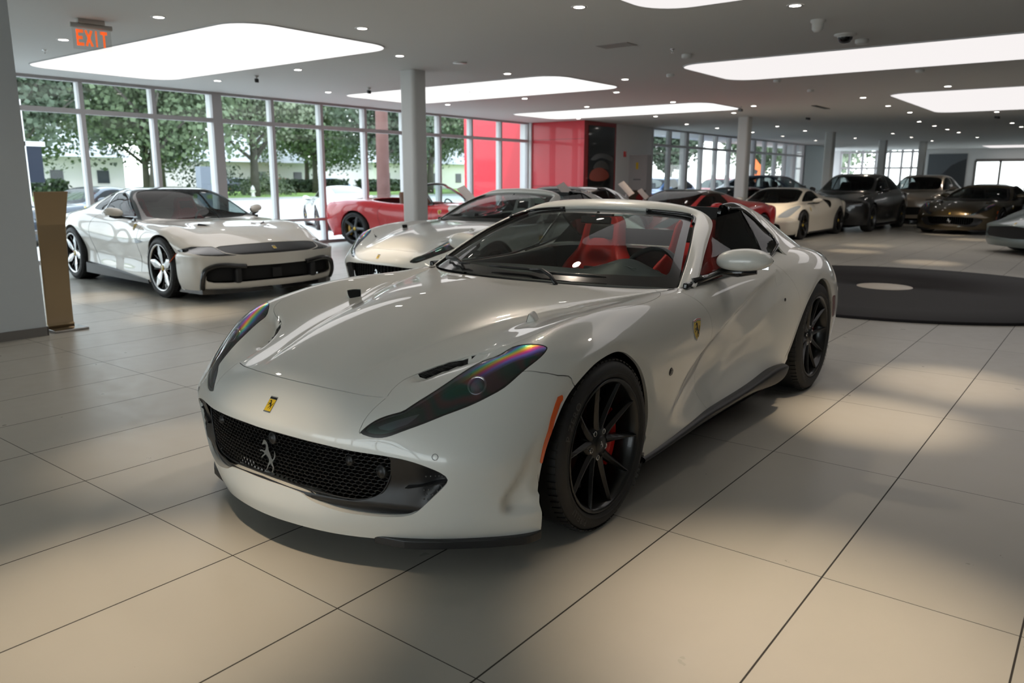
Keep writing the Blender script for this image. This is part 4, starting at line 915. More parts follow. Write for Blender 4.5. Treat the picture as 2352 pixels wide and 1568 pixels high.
        # door glass + quarter glass
        lowl = smoothpoly([(-1.03, .838, .868), (-1.35, .832, .874), (-1.7, .828, .882), (-2.03, .822, .93)], False, 6); upl = smoothpoly([(-1.05, .832, .885), (-1.38, .738, 1.065), (-1.64, .655, 1.165), (-2.10, .640, 1.200)], False, 6)
        rows = [[tuple((a * (1 - t) + c * t + np.array([0, .012 * math.sin(PI * t), 0])) * [1, sgn, 1]) for a, c in zip(lowl, upl)] for t in (0, .33, .66, 1)]
        G4 = spl(rows, 3, 1, 2, 1., mirror=False); PM.grid(G4, flip=sgn > 0, mirror=False).build('door_window', M_['dglass'], root)
        lowq = [(-2.05, .822, .935), (-2.2, .815, .952), (-2.35, .795, .99)]; upq = [(-2.12, .640, 1.198), (-2.22, .648, 1.175), (-2.385, .70, 1.078)]
        rows = [[tuple((np.array(a) * (1 - t) + np.array(c) * t) * [1, sgn, 1]) for a, c in zip(lowq, upq)] for t in (0, .5, 1)]
        G4 = spl(rows, 3, 3, 2, 1., mirror=False); PM.grid(G4, flip=sgn > 0, mirror=False).build('quarter_window', M_['dglass'], root)
        b = MB(); b.tube([(-2.045, .826 * sgn, .93), (-2.09, .73 * sgn, 1.08), (-2.12, .642 * sgn, 1.2)], .006, 6); b.build('window_divider', M_['black'], root)
        b = MB(); b.tube([(x, (y + .002) * sgn, z + .001) for x, y, z in lowl], .008, 6); b.build('belt_seal', M_['black'], root)
        if roof and sgn > 0:
            rw = [[(-1.66, 0, 1.253), (-1.66, .25, 1.248), (-1.66, .45, 1.232), (-1.65, .60, 1.195), (-1.64, .655, 1.162)], [(-1.9, 0, 1.272), (-1.9, .25, 1.267), (-1.9, .45, 1.252), (-1.9, .60, 1.22), (-1.9, .64, 1.195)], [(-2.2, 0, 1.268), (-2.2, .25, 1.262), (-2.2, .42, 1.25), (-2.2, .56, 1.225), (-2.2, .62, 1.195)], [(-2.6, 0, 1.20), (-2.6, .25, 1.195), (-2.6, .40, 1.185), (-2.6, .50, 1.165), (-2.6, .56, 1.13)], [(-3.0, 0, 1.085), (-3.0, .25, 1.08), (-3.0, .40, 1.07), (-3.0, .48, 1.05), (-3.0, .54, 1.02)], [(-3.4, 0, .955), (-3.4, .25, .95), (-3.4, .40, .94), (-3.4, .48, .925), (-3.4, .54, .90)]]
            GR_ = spl(rw, 4, 4, 2, 1.); rp = PM.grid(GR_); rp = rp if rp.N[0, 2] > 0 else PM.grid(GR_, flip=True); ra, rb = rp.cut(lambda V: V[:, 0] + 2.3); rb.mirrored().flange(.02).build('roof', pm, root); ra.mirrored().flange(.02).build('rear_screen', M_['black'], root)
        mirror_pod(root, (-1.03, .852, .895), pm, sgn, (-.335, -.03, .072), (-.375, .25, .085))
    return root
# ------------------------------------------------------------------ generic car: a skin lofted through profile curves, cut into panels, glass and lamps
def car_net(sp):
    """sp: dict of curves top,edge,belt,sh,mx,low (x then y,z), nose levels, tail levels -> control net"""
    def C(key, x, k): a = sorted(sp[key]); return np.interp(x, [p[0] for p in a], [p[k] for p in a])
    wb = sp['wb']; rows = []
    def cap(levels, xc, xw, s):
        out = []
        for z, xn, yw, pw in levels:
            r = []
            for j in range(6):
                th = j / 5 * PI / 2; r.append((xw + (xn - xw) * max(math.cos(th), 0) ** pw, yw * math.sin(th) ** .92, z + (sp.get('drop', 0) * (j / 5) ** 2)))
            for q in range(1, 5): r.append((xw - s * .085 * q, yw - .008 * q, z * (1 - .1 * q) + .03 * q))
            out.append(r)
        return out
    nose = cap(sp['nose'], 0, sp.get('fx', .42), 1); tail = cap(sp['tail'], 0, -wb - sp.get('rx', .44), -1)
    mid = []
    for x in sp['xs']:
        sw = sp.get('sweep', .35) * np.clip((x - .0) / .9, 0, 1) ; swr = sp.get('sweep', .35) * .7 * np.clip((-wb - .1 - x) / .8, 0, 1)
        r = []
        zt = C('top', x, 1); ye, ze = C('edge', x, 1), C('edge', x, 2); yb, zb = C('belt', x, 1), C('belt', x, 2); ys, zs = C('sh', x, 1), C('sh', x, 2); ym, zm = C('mx', x, 1), C('mx', x, 2); yl, zl = C('low', x, 1), C('low', x, 2)
        P = [(0, zt), (ye * .55, zt * .7 + ze * .3 + .004), (ye, ze), (ye * .35 + yb * .65, ze * .35 + zb * .65 + sp.get('inflate', .0)), (yb, zb), (ys, zs), (ym, zm), ((ym + yl) / 2 - sp.get('tuck', .015), (zm + zl) / 2), (yl, zl), (yl - .01, zl - .09)]
        for (y, z) in P:
            k = (y / 1.0) ** 2; r.append((x - sw * k + swr * k, y, z))
        mid.append(r)
    return nose + mid + tail[::-1]
def simple_car(name, label, loc, yaw, sp, group=None, cat='car'):
    root = thing(name, label, cat, loc, yaw, group); pm = sp['paint']; wb = sp['wb']; R1, R2 = sp.get('R', (.345, .355)); k = sp.get('k', 4)
    G = spl(car_net(sp), k, k, 2, .8); S = Surf(G)
    H = PM.grid(G); nv = G.shape[1]
    if H.N[(len(G) // 2) * nv, 2] < 0: H = PM.grid(G, flip=True)
    def side(f): return lambda V: np.maximum(f(V), .3 - V[:, 1])
    cuts = []
    for cx, R in ((0, sp.get('ra', R1 + .035)), (-wb, sp.get('rb', R2 + .035))):
        cz = R1 if cx == 0 else R2
        pts = [(cx + R * math.cos(a), cz + R * math.sin(a)) for a in np.linspace(0, PI, 21)] + [(cx - R * 1.0, -.2), (cx + R * 1.0, -.2)]
        _, H = H.cut(side(sdf(pts, (0, 2))))
    if 'cabin' in sp:
        f = sdf(smoothpoly(sp['cabin'], True, 4, corner=sp.get('cabin_corner', ()))); _, H = H.cut(lambda V: np.maximum(f(V), .5 - V[:, 2]))
    for (nm, proj, poly, material, corner, lim, off, both) in sp.get('pieces', ()):
        ax = {'top': (0, 1), 'side': (0, 2), 'front': (1, 2), 'rear': (1, 2)}[proj]
        P = smoothpoly(poly, True, 5, corner=corner) if corner != 'all' else np.array(poly, float)
        f = sdf(P, ax)
        if proj == 'top': g = lambda V, f=f: np.maximum(f(V), lim - V[:, 2])
        elif proj == 'side': g = lambda V, f=f: np.maximum(f(V), lim - V[:, 1])
        elif proj == 'front': g = lambda V, f=f: np.maximum(f(V), lim - V[:, 0])
        else: g = lambda V, f=f: np.maximum(f(V), V[:, 0] - lim)
        p, H = H.cut(g)
        if not p.F: continue
        p = p.offset(off)
        if both: p.flange(.01).build(nm, material, root); p.flip_y().flange(.01).build(nm, material, root)
        else: p.mirrored().flange(.01).build(nm, material, root)
    if 'roofmat' in sp:
        rp, H = H.cut(lambda V: np.maximum(np.maximum(sp['roof_z'](V) - V[:, 2], V[:, 0] - sp['roof_x'][0]), sp['roof_x'][1] - V[:, 0])); rp.mirrored().flange(.01).build('roof', sp['roofmat'], root)
    H.mirrored().flange(.015).build('body_shell', pm, root)
    # door shut lines as thin dark grooves
    for ln in sp.get('lines', ()):
        for sgn in (1, -1):
            pts = []
            for x, z in smoothpoly(ln, False, 5):
                h = S.b.ray_cast(Vector((x, 3, z)), Vector((0, -1, 0)))
                if h[0]: pts.append((h[0].x, (h[0].y - .0005) * sgn, h[0].z))
            if len(pts) > 2: b = MB(); b.tube(pts, .0028, 4); b.build('shut_line', M_['matte'], root)
    st, ri, ca = sp['wheel']; y1, y2 = sp.get('track', (.83, .83)); rr = sp.get('rr', .262)
    for sgn in (1, -1):
        wheel(root, (0, y1 * sgn, R1), R1, rr, sp.get('tw', (.265, .30))[0], st, ri, ca, sgn, sp.get('steer', 0), sp.get('wd', 1), sp.get('spin', .3))
        wheel(root, (-wb, y2 * sgn, R2), R2, rr, sp.get('tw', (.265, .30))[1], st, ri, ca, sgn, 0, sp.get('wd', 1), sp.get('spin', .3) + .5)
        for cx, cz, R in ((0, R1, R1 + .055), (-wb, R2, R2 + .055)):
            b = MB(); prof = [(R * math.cos(a), R * math.sin(a)) for a in np.linspace(-.5, PI + .5, 22)]; vs = []
            for q in prof: vs += [(cx + q[0], .90 * sgn, cz + q[1] * .97), (cx + q[0], .55 * sgn, cz + q[1] * .97)]
            b.add(vs, [(2 * i, 2 * i + 1, 2 * i + 3, 2 * i + 2) for i in range(len(prof) - 1)] + [tuple(range(1, len(vs), 2))], False); b.build('arch_liner', M_['void'], root)
        if sp.get('mirror'):
            mx, my, mz = sp['mirror']; mirror_pod(root, (mx, my, mz), sp.get('mirror_mat', pm), sgn, (-.16, .03, .06), (-.22, .24, .085), .06)
        b = MB(); xs_ = np.linspace(-R1 - .06, -wb + R2 + .06, 8); vs = []
        for x in xs_: hz = sp.get('skirt_h', 0) * np.clip((-x - .3) / (wb - .8), 0, 1); vs += [(x, .80 * sgn, .13), (x, (sp.get('skirt', .955) + hz * .35) * sgn, .13), (x, (sp.get('skirt', .955) + .008 + hz * .2) * sgn, .165 + hz), (x, .80 * sgn, .21 + hz)]
        b.add(vs, [(4 * i + q, 4 * i + (q + 1) % 4, 4 * i + 4 + (q + 1) % 4, 4 * i + 4 + q) for i in range(7) for q in range(4)] + [(0, 1, 2, 3), (28, 29, 30, 31)]); b.build('side_skirt', M_['satin'] if not sp.get('skirtmat') else sp['skirtmat'], root)
    xn = sp['nose'][0][1]; xt = sp['tail'][0][1]
    b = MB(); b.box(xt + .25, xn - .28, -.55, .55, .12, .36); b.box(-wb + .45, -.45, -.84, .84, .13, .24); b.build('underbody', M_['void'], root)
    if sp.get('inside', True):
        s0, s1 = sp.get('seats_x', (-1.35, -2.0)), 0
        b = MB(); b.box(-wb + .35, -.5, -.74, .74, .25, .32); b.box(-1.0, -.6, -.70, .70, .32, sp.get('dash_z', .80)); b.build('cabin_floor', M_['bleather'], root, bevel=.04)
        for sx in ([sp.get('seat_x', -1.75)] + ([sp['seat2']] if 'seat2' in sp else [])):
            for sgn in (1, -1): seat(root, (sx, .36 * sgn, sp.get('seat_z', .28)), sp.get('seatmat', M_['bleather']), detail=0)
        steering(root, (sp.get('seat_x', -1.75) + .48, .36, sp.get('seat_z', .28) + .52))
    if sp.get('badge'):
        y, z = 0.001, sp['badge']; h = S.b.ray_cast(Vector((3, y, z)), Vector((-1, 0, 0))); nose_badge(root, h[0], h[1] if h[1].x > 0 else -h[1], (0, 0, 1), .06)
    if sp.get('shield'):
        for sgn in (1, -1):
            x, z = sp['shield']; h = S.side(x, z); shield_badge(root, (h[0].x, h[0].y * sgn, h[0].z), (h[1].x, h[1].y * sgn, h[1].z), (0, 0, 1), .10)
    return root, G, S
KG = M_['dglass']; BK = M_['black']
P_ = {n: paint(n, c, f) for n, c, f in (('warm_white_paint', (.76, .72, .65), 0), ('rosso_red_paint', (.60, .006, .012), 0), ('black_paint', (.008, .008, .009), 0), ('olive_gold_paint', (.085, .062, .030), .75), ('dark_blue_paint', (.012, .022, .045), .2),
      ('stone_paint', (.30, .25, .20), .3), ('grey_green_paint', (.17, .21, .21), .5), ('dark_cherry_paint', (.14, .003, .008), .2), ('pure_white_paint', (.75, .76, .77), 0), ('jeep_blue_paint', (.05, .16, .40), 0), ('navy_paint', (.02, .03, .05), .2), ('silver_paint', (.42, .42, .42), .6), ('ivory_paint', (.78, .72, .60), 0))}
# long-bonnet coupe with black roof and full-width black nose band
COUPE = dict(wb=2.70, paint=P_['warm_white_paint'], R=(.355, .362), rr=.272, k=6, wd=2, spin=.25,
    nose=[(.14, .90, .93, .55), (.24, .945, .965, .52), (.38, .93, .975, .50), (.50, .935, .97, .50), (.56, .925, .955, .50)], tail=[(.22, -3.62, .90, .5), (.45, -3.68, .94, .45), (.62, -3.70, .95, .42), (.80, -3.72, .94, .40)],
    xs=[.80, .62, .42, .20, 0, -.2, -.42, -.62, -.80, -1.0, -1.22, -1.45, -1.7, -2.0, -2.3, -2.55, -2.8, -3.05, -3.3, -3.52], fx=.44, rx=.44, sweep=.42,
    top=[(.80, .635), (.62, .705), (.2, .80), (-.3, .865), (-.66, .866), (-.80, .893), (-1.22, 1.11), (-1.5, 1.235), (-1.75, 1.275), (-2.1, 1.275), (-2.5, 1.20), (-3.0, 1.04), (-3.4, .93), (-3.72, .90)],
    edge=[(.80, .45, .63), (.4, .47, .75), (-.3, .52, .855), (-.66, .64, .858), (-.85, .72, .885), (-1.22, .665, 1.07), (-1.5, .60, 1.195), (-1.75, .545, 1.235), (-2.1, .53, 1.235), (-2.5, .50, 1.16), (-3.0, .50, 1.02), (-3.4, .5, .92)],
    belt=[(.80, .68, .64), (.4, .74, .76), (0, .78, .835), (-.4, .80, .85), (-.8, .815, .865), (-1.3, .81, .885), (-2.0, .80, .93), (-2.5, .80, .97), (-2.9, .76, .955), (-3.4, .72, .90)],
    sh=[(.80, .84, .62), (.4, .90, .73), (0, .92, .80), (-.4, .92, .82), (-.9, .90, .82), (-1.5, .90, .82), (-2.1, .93, .86), (-2.6, .94, .91), (-3.0, .90, .89), (-3.4, .86, .84)],
    mx=[(.80, .93, .58), (.3, .985, .66), (0, .99, .70), (-.4, .985, .66), (-.9, .955, .62), (-1.6, .945, .60), (-2.2, .985, .66), (-2.7, 1.0, .72), (-3.1, .985, .68), (-3.5, .95, .62)],
    low=[(.80, .94, .24), (-.4, .955, .24), (-1.5, .93, .24), (-2.2, .95, .25), (-3.5, .93, .30)], tuck=.03,
    pieces=[('windscreen', 'top', [(-.70, 0), (-.715, .3), (-.79, .55), (-.90, .70), (-1.15, .665), (-1.40, .60), (-1.52, .54), (-1.57, .3), (-1.58, 0), (-1.57, -.3), (-.76, -.3)], M_['glass'], (3, 6), .6, -.004, False),
            ('side_window', 'side', [(-1.03, .915), (-1.30, 1.06), (-1.55, 1.165), (-1.8, 1.20), (-2.02, 1.195), (-2.04, .955), (-1.5, .915)], KG, (0, 4, 5), .45, -.004, True),
            ('quarter_window', 'side', [(-2.07, .96), (-2.06, 1.19), (-2.2, 1.165), (-2.42, 1.05), (-2.38, .985)], KG, (0, 1, 3), .45, -.004, True),
            ('rear_screen', 'top', [(-2.25, 0), (-2.27, .40), (-2.95, .36), (-3.0, 0), (-2.95, -.36), (-2.27, -.4)], BK, (1, 2, 4, 5), 1.0, -.003, False),
            ('roof_panel', 'top', [(-1.45, 0), (-1.44, .60), (-1.2, .68), (-.90, .76), (-.86, .70), (-.93, .64), (-1.40, .58), (-1.5, .54), (-1.55, .35), (-1.56, 0), (-1.8, -.3), (-2.30, 0), (-2.30, .45), (-2.15, .60), (-1.8, .62)], BK, 'all', 5.0, 0, False),
            ('nose_band', 'front', [(-.3, .530), (0, .530), (.45, .533), (.53, .545), (.62, .565), (.66, .612), (.6, .626), (.3, .640), (0, .646), (-.3, .646)], M_['satin'], 'all', .3, -.004, False),
            ('headlight', 'front', [(.47, .528), (.70, .528), (.86, .540), (.950, .570), (.93, .60), (.84, .626), (.67, .628), (.63, .560), (.54, .540)], M_['smoked'], 'all', .12, -.004, True),
            ('intake', 'front', [(-.3, .215), (0, .215), (.60, .215), (.76, .225), (.84, .25), (.83, .34), (.79, .40), (.70, .42), (.55, .415), (.48, .40), (0, .395), (-.3, .395)], M_['matte'], 'all', .3, -.06, False)],
    lines=[[(-.52, .92), (-.60, .80), (-.64, .6), (-.60, .42), (-.62, .26)], [(-2.02, .92), (-2.10, .75), (-2.05, .5), (-1.9, .26)]],
    wheel=('star', 'rims', 'red'), mirror=(-1.0, .86, .895), badge=.592, shield=(-.78, .80), seat_x=-1.85, seatmat=M_['leather'], dash_z=.86, tw=(.275, .315), track=(.855, .845))
def build_coupe(name, label, loc, yaw):
    sp = dict(COUPE); sp['pieces'] = [p for p in sp['pieces'] if p[0] != 'roof_panel']
    sp['roofmat'] = BK; sp['roof_z'] = lambda V: np.interp(-V[:, 0], [.80, 1.1, 1.45, 1.7, 2.02, 2.14, 2.30, 2.6], [.868, .885, .905, .92, .94, 1.13, 1.17, 1.12]); sp['roof_x'] = (-.82, -2.40)
    sp['skirt_h'] = .10; root, G, S = simple_car(name, label, loc, yaw, sp)
    def F(y, z): h = S.front(y, z)[0]; return h
    for sgn in (1, -1):     # black wing-shaped bumper frames, splitter, flaps, markers
        b = MB(); pts = [(.40, .395), (.50, .405), (.62, .420), (.74, .415), (.835, .375), (.865, .30), (.87, .22), (.86, .16)]
        b.tube([(F(y, z).x + .008, y * sgn, z) for y, z in smoothpoly(pts, False, 5)], .030, 8); b.build('intake_frame', BK, root)
        b = MB(); h = F(.47, .30); b.obox((h.x - .02, .50 * sgn, .295), (.04, 0, 0), (.01, .035, 0), (0, 0, .085)); b.build('intake_divider', M_['satin'], root, bevel=.02)
        b = MB(); vs = []; prof = [(y, F(y, .15)) for y in (.05, .35, .60, .75, .86, .94)]
        for i, (y, h) in enumerate(prof): t_ = .25 + .75 * (i / 5) ** .7; vs += [(h.x - .12, y * sgn, .09), (h.x + .025 * t_, (y + .008) * sgn, .095), (h.x + .025 * t_, (y + .008) * sgn, .118 + .045 * t_), (h.x - .12, y * sgn, .14)]
        b.add(vs, [(4 * i + q, 4 * i + (q + 1) % 4, 4 * i + 4 + (q + 1) % 4, 4 * i + 4 + q) for i in range(5) for q in range(4)] + [(0, 1, 2, 3), (20, 21, 22, 23)]); b.build('splitter_fin', BK, root)
        c, n = S.top(-.02, .40); b = MB(); b.add([(c.x + .06, (c.y - .07) * sgn, c.z + .002), (c.x - .05, (c.y + .06) * sgn, c.z + .004), (c.x - .07, (c.y + .02) * sgn, c.z + .004), (c.x - .05, (c.y + .045) * sgn, c.z + .03)], [(0, 1, 3), (0, 3, 2), (1, 2, 3), (0, 2, 1)]); b.build('bonnet_flap', BK, root)
        h, n = S.side(.33, .52); b = MB(); M = frame((h.x, h.y * sgn, h.z), (n.x, n.y * sgn, n.z), (0, 0, 1)); b.prism(rounded(.03, .22, .012), -.002, .004); b.v = [tuple(M @ Vector(v)) for v in b.v]; b.build('side_marker', M_['orange'], root)
        h, n = S.side(-.56, .64); b = MB(); M = frame((h.x, h.y * sgn, h.z), (n.x, n.y * sgn, n.z), (0, 0, 1)); b.prism([(-.13 * sgn, .0), (.13 * sgn, .03), (.13 * sgn, -.035), (.05 * sgn, -.03)], -.004, .004); b.v = [tuple(M @ Vector(v)) for v in b.v]; b.build('wing_vent', BK, root)
    hub = F(.0, .3); b = MB(); b.obox((hub.x - .03, 0, .30), (.01, 0, 0), (0, .06, 0), (0, 0, .055)); b.build('radar_panel', M_['satin'], root)
    lo = [(x, y, z) for x, y, z in ((.0, 0, 0),)]
    return root
# front-nosed four-door crossover
SUV = dict(wb=3.02, paint=P_['black_paint'], R=(.385, .395), rr=.285, k=4,
    nose=[(.20, .86, .95, .55), (.38, .92, .985, .50), (.55, .94, .99, .48), (.72, .93, .985, .46), (.82, .90, .965, .46)], tail=[(.28, -3.90, .93, .5), (.55, -3.98, .97, .42), (.80, -3.98, .96, .42), (1.0, -3.96, .93, .40)],
    xs=[.78, .5, .2, -.1, -.4, -.62, -.9, -1.2, -1.5, -1.9, -2.3, -2.7, -3.1, -3.45, -3.75], fx=.46, rx=.48, sweep=.40,
    top=[(.78, .90), (.5, .97), (0, 1.03), (-.35, 1.06), (-.55, 1.10), (-1.0, 1.36), (-1.3, 1.52), (-1.6, 1.575), (-2.1, 1.59), (-2.6, 1.56), (-3.1, 1.46), (-3.5, 1.32), (-3.8, 1.12)],
    edge=[(.78, .48, .89), (0, .55, 1.02), (-.35, .64, 1.05), (-.6, .68, 1.09), (-1.0, .66, 1.31), (-1.3, .63, 1.47), (-1.6, .62, 1.535), (-2.6, .60, 1.52), (-3.1, .57, 1.42), (-3.5, .55, 1.28), (-3.8, .55, 1.10)],
    belt=[(.78, .72, .88), (.3, .80, .98), (-.4, .84, 1.03), (-1.0, .84, 1.04), (-2.2, .84, 1.08), (-3.0, .84, 1.14), (-3.8, .76, 1.06)], sh=[(.78, .87, .83), (.2, .94, .92), (-.4, .94, .94), (-1.5, .93, .94), (-3.0, .97, 1.0), (-3.8, .88, .96)],
    mx=[(.78, .96, .72), (.1, 1.0, .80), (-.5, .99, .74), (-1.5, .97, .68), (-3.0, 1.01, .82), (-3.8, .95, .75)], low=[(.78, .97, .32), (-.5, .98, .30), (-2.5, .98, .30), (-3.8, .94, .36)],
    pieces=[('windscreen', 'top', [(-.50, 0), (-.52, .35), (-.62, .62), (-.72, .675), (-1.0, .65), (-1.22, .61), (-1.30, .3), (-1.31, 0), (-1.3, -.3), (-.52, -.35)], M_['dglass'], (3, 5), .9, -.004, False),
            ('side_window', 'side', [(-.72, 1.085), (-1.05, 1.27), (-1.35, 1.43), (-1.7, 1.49), (-1.98, 1.495), (-2.0, 1.10)], KG, (0, 4, 5), .5, -.004, True),
            ('side_window', 'side', [(-2.04, 1.10), (-2.03, 1.495), (-2.5, 1.475), (-2.95, 1.38), (-3.2, 1.25), (-2.95, 1.14)], KG, (0, 1, 4, 5), .5, -.004, True),
            ('headlight', 'front', [(.60, .70), (.92, .72), (.94, .745), (.80, .76), (.60, .735)], M_['led'], 'all', .1, -.01, True),
            ('upper_vent', 'front', [(.60, .77), (.90, .80), (.86, .83), (.62, .80)], M_['matte'], 'all', .1, -.02, True),
            ('grille', 'front', [(-.3, .30), (0, .30), (.50, .32), (.60, .40), (.62, .52), (.5, .56), (0, .56), (-.3, .56)], M_['matte'], 'all', .3, -.04, False)],
    lines=[[(-.60, 1.05), (-.66, .8), (-.62, .5), (-.62, .32)], [(-1.98, 1.08), (-2.0, .7), (-2.0, .32)]],
    wheel=('five', 'rimg', 'yellow'), mirror=(-.72, .90, 1.06), badge=.80, seat_x=-1.6, seat2=-2.55, seat_z=.50, seatmat=M_['bleather'], dash_z=1.0, tw=(.27, .31), track=(.86, .855), skirt=.985)
# mid-engined two-seater
MID = dict(wb=2.65, paint=P_['ivory_paint'], R=(.34, .352), rr=.262, k=4,
    nose=[(.14, 1.06, .90, .60), (.26, 1.10, .955, .55), (.40, 1.08, .965, .55), (.48, 1.03, .955, .55)], tail=[(.25, -3.35, .90, .5), (.5, -3.42, .95, .45), (.72, -3.44, .95, .42), (.84, -3.42, .92, .40)],
    xs=[.85, .6, .3, 0, -.2, -.42, -.65, -.9, -1.15, -1.4, -1.7, -2.0, -2.3, -2.6, -2.9, -3.2], fx=.42, rx=.42, sweep=.50,
    top=[(.85, .56), (.6, .66), (.3, .75), (0, .81), (-.2, .85), (-.65, 1.06), (-.9, 1.16), (-1.15, 1.20), (-1.5, 1.205), (-1.9, 1.14), (-2.4, 1.02), (-2.9, .92), (-3.4, .88)],
    edge=[(.85, .42, .55), (.3, .45, .72), (0, .56, .79), (-.2, .62, .835), (-.65, .60, 1.02), (-.9, .57, 1.12), (-1.15, .55, 1.165), (-1.5, .54, 1.165), (-1.9, .52, 1.10), (-2.4, .50, .99), (-2.9, .5, .91), (-3.4, .5, .87)],
    belt=[(.85, .62, .56), (.5, .70, .69), (.1, .75, .80), (-.2, .78, .83), (-.6, .80, .84), (-1.4, .78, .88), (-1.9, .78, .93), (-2.4, .80, .955), (-2.9, .78, .93), (-3.4, .7, .87)],
    sh=[(.85, .80, .53), (.4, .87, .69), (0, .90, .78), (-.5, .90, .79), (-1.2, .89, .79), (-1.8, .92, .83), (-2.4, .95, .90), (-2.9, .92, .88), (-3.4, .86, .80)],
    mx=[(.85, .90, .46), (.2, .97, .62), (-.4, .965, .58), (-1.2, .94, .55), (-1.8, .975, .62), (-2.5, .99, .72), (-3.4, .94, .60)], low=[(.85, .93, .20), (-.5, .95, .22), (-2, .95, .24), (-3.4, .92, .30)],
    pieces=[('windscreen', 'top', [(-.13, 0), (-.15, .3), (-.25, .54), (-.36, .635), (-.65, .60), (-.90, .565), (-1.0, .3), (-1.01, 0), (-1.0, -.3), (-.15, -.3)], M_['dglass'], (3, 5), .5, -.004, False),
            ('side_window', 'side', [(-.42, .875), (-.70, 1.0), (-.95, 1.09), (-1.2, 1.125), (-1.50, 1.12), (-1.62, .95), (-1.3, .895)], KG, (0, 4, 5), .45, -.004, True),
            ('side_intake', 'side', [(-1.66, .86), (-1.80, .93), (-2.02, .90), (-1.92, .74), (-1.80, .70)], M_['matte'], (0, 2), .5, -.05, True),
            ('headlight', 'top', [(.80, .60), (.62, .58), (.30, .66), (.02, .80), (.0, .85), (.10, .87), (.45, .80), (.70, .72)], M_['led'], (0, 3, 4), .40, -.006, True),
            ('intake', 'front', [(.12, .20), (.55, .20), (.74, .26), (.72, .38), (.55, .42), (.30, .36)], M_['matte'], (0, 3), .4, -.05, True)],
    wheel=('five', 'rimb', 'yellow'), mirror=(-.55, .86, .83), badge=.52, shield=(-.45, .70), seat_x=-1.25, seat_z=.22, dash_z=.74, tw=(.245, .305), track=(.84, .83), skirt=.95)
# front-engined open two-plus-two
SPIDER = dict(wb=2.67, paint=P_['rosso_red_paint'], R=(.345, .352), rr=.262, k=5, wd=1, spin=.15,
    nose=[(.16, .86, .90, .55), (.28, .92, .95, .52), (.42, .92, .96, .50), (.52, .90, .95, .50)], tail=[(.24, -3.52, .88, .5), (.45, -3.60, .93, .42), (.66, -3.62, .94, .40), (.86, -3.60, .90, .40)],
    xs=[.72, .45, .2, -.1, -.4, -.6, -.9, -1.3, -1.7, -2.0, -2.3, -2.55, -2.8, -3.05, -3.3, -3.48], fx=.42, rx=.42, sweep=.38,
    top=[(.72, .66), (.2, .82), (-.3, .89), (-.6, .92), (-1.5, .92), (-2.0, .93), (-2.4, .99), (-3.0, .99), (-3.5, .93)], edge=[(.72, .45, .65), (-.3, .55, .87), (-.6, .66, .90), (-2.0, .66, .92), (-2.5, .6, .98), (-3.5, .55, .92)],
    belt=[(.72, .68, .65), (.2, .76, .80), (-.4, .80, .865), (-1.0, .81, .87), (-1.8, .81, .89), (-2.5, .80, .965), (-3.1, .77, .965), (-3.5, .72, .92)], sh=[(.72, .84, .61), (0, .92, .79), (-.5, .91, .81), (-1.5, .90, .81), (-2.5, .94, .90), (-3.1, .92, .89), (-3.5, .86, .84)],
    mx=[(.72, .93, .55), (0, .97, .67), (-.5, .955, .64), (-1.5, .94, .62), (-2.6, .985, .72), (-3.1, .97, .70), (-3.5, .93, .62)], low=[(.72, .93, .24), (-1.5, .94, .24), (-3.5, .90, .30)],
    cabin=[(-.50, 0), (-.52, .35), (-.68, .70), (-.85, .785), (-1.6, .79), (-2.05, .775), (-2.35, .70), (-2.42, .3), (-2.43, 0), (-2.42, -.3), (-.52, -.35)], lines=[[(-.68, .86), (-.75, .7), (-.70, .45), (-.72, .28)], [(-1.95, .88), (-2.05, .7), (-2.0, .4), (-1.9, .28)]],
    pieces=[('headlight', 'top', [(.66, .60), (.30, .70), (.05, .82), (.10, .87), (.45, .82)], M_['led'], (0, 2), .4, -.005, True), ('intake', 'front', [(-.3, .2), (0, .2), (.6, .22), (.66, .36), (0, .42), (-.3, .42)], M_['matte'], 'all', .4, -.05, False)],
    wheel=('five', 'rimg', 'yellow'), mirror=(-.85, .86, .90), badge=.6, shield=(-.55, .74), seat_x=-1.55, seatmat=M_['tleather'], dash_z=.84, tw=(.245, .285), track=(.84, .835), skirt=.94)
def open_screen(root, base, top_, pm, glass='glass'):
    """raked windscreen in its frame for an open car"""
    rows = [[tuple(np.array(a) * (1 - t) + np.array(c) * t + np.array([.01, 0, .025]) * math.sin(PI * t)) for a, c in zip(base, top_)] for t in (0, .25, .5, .75, 1)]
    G = spl(rows, 4, 4, 2, 1.); P = PM.grid(G); P.mirrored().build('windscreen', M_[glass], root)
    path = [tuple(r[-1]) for r in G[::2]] + [tuple(p) for p in G[-1][::-1][2::3]]
    full = path + [(x, -y, z) for x, y, z in path[::-1]]
    b = MB(); b.tube([p for i, p in enumerate(full) if i == 0 or (Vector(p) - Vector(full[i - 1])).length > .01], .026, 8); b.build('windscreen_frame', pm, root)
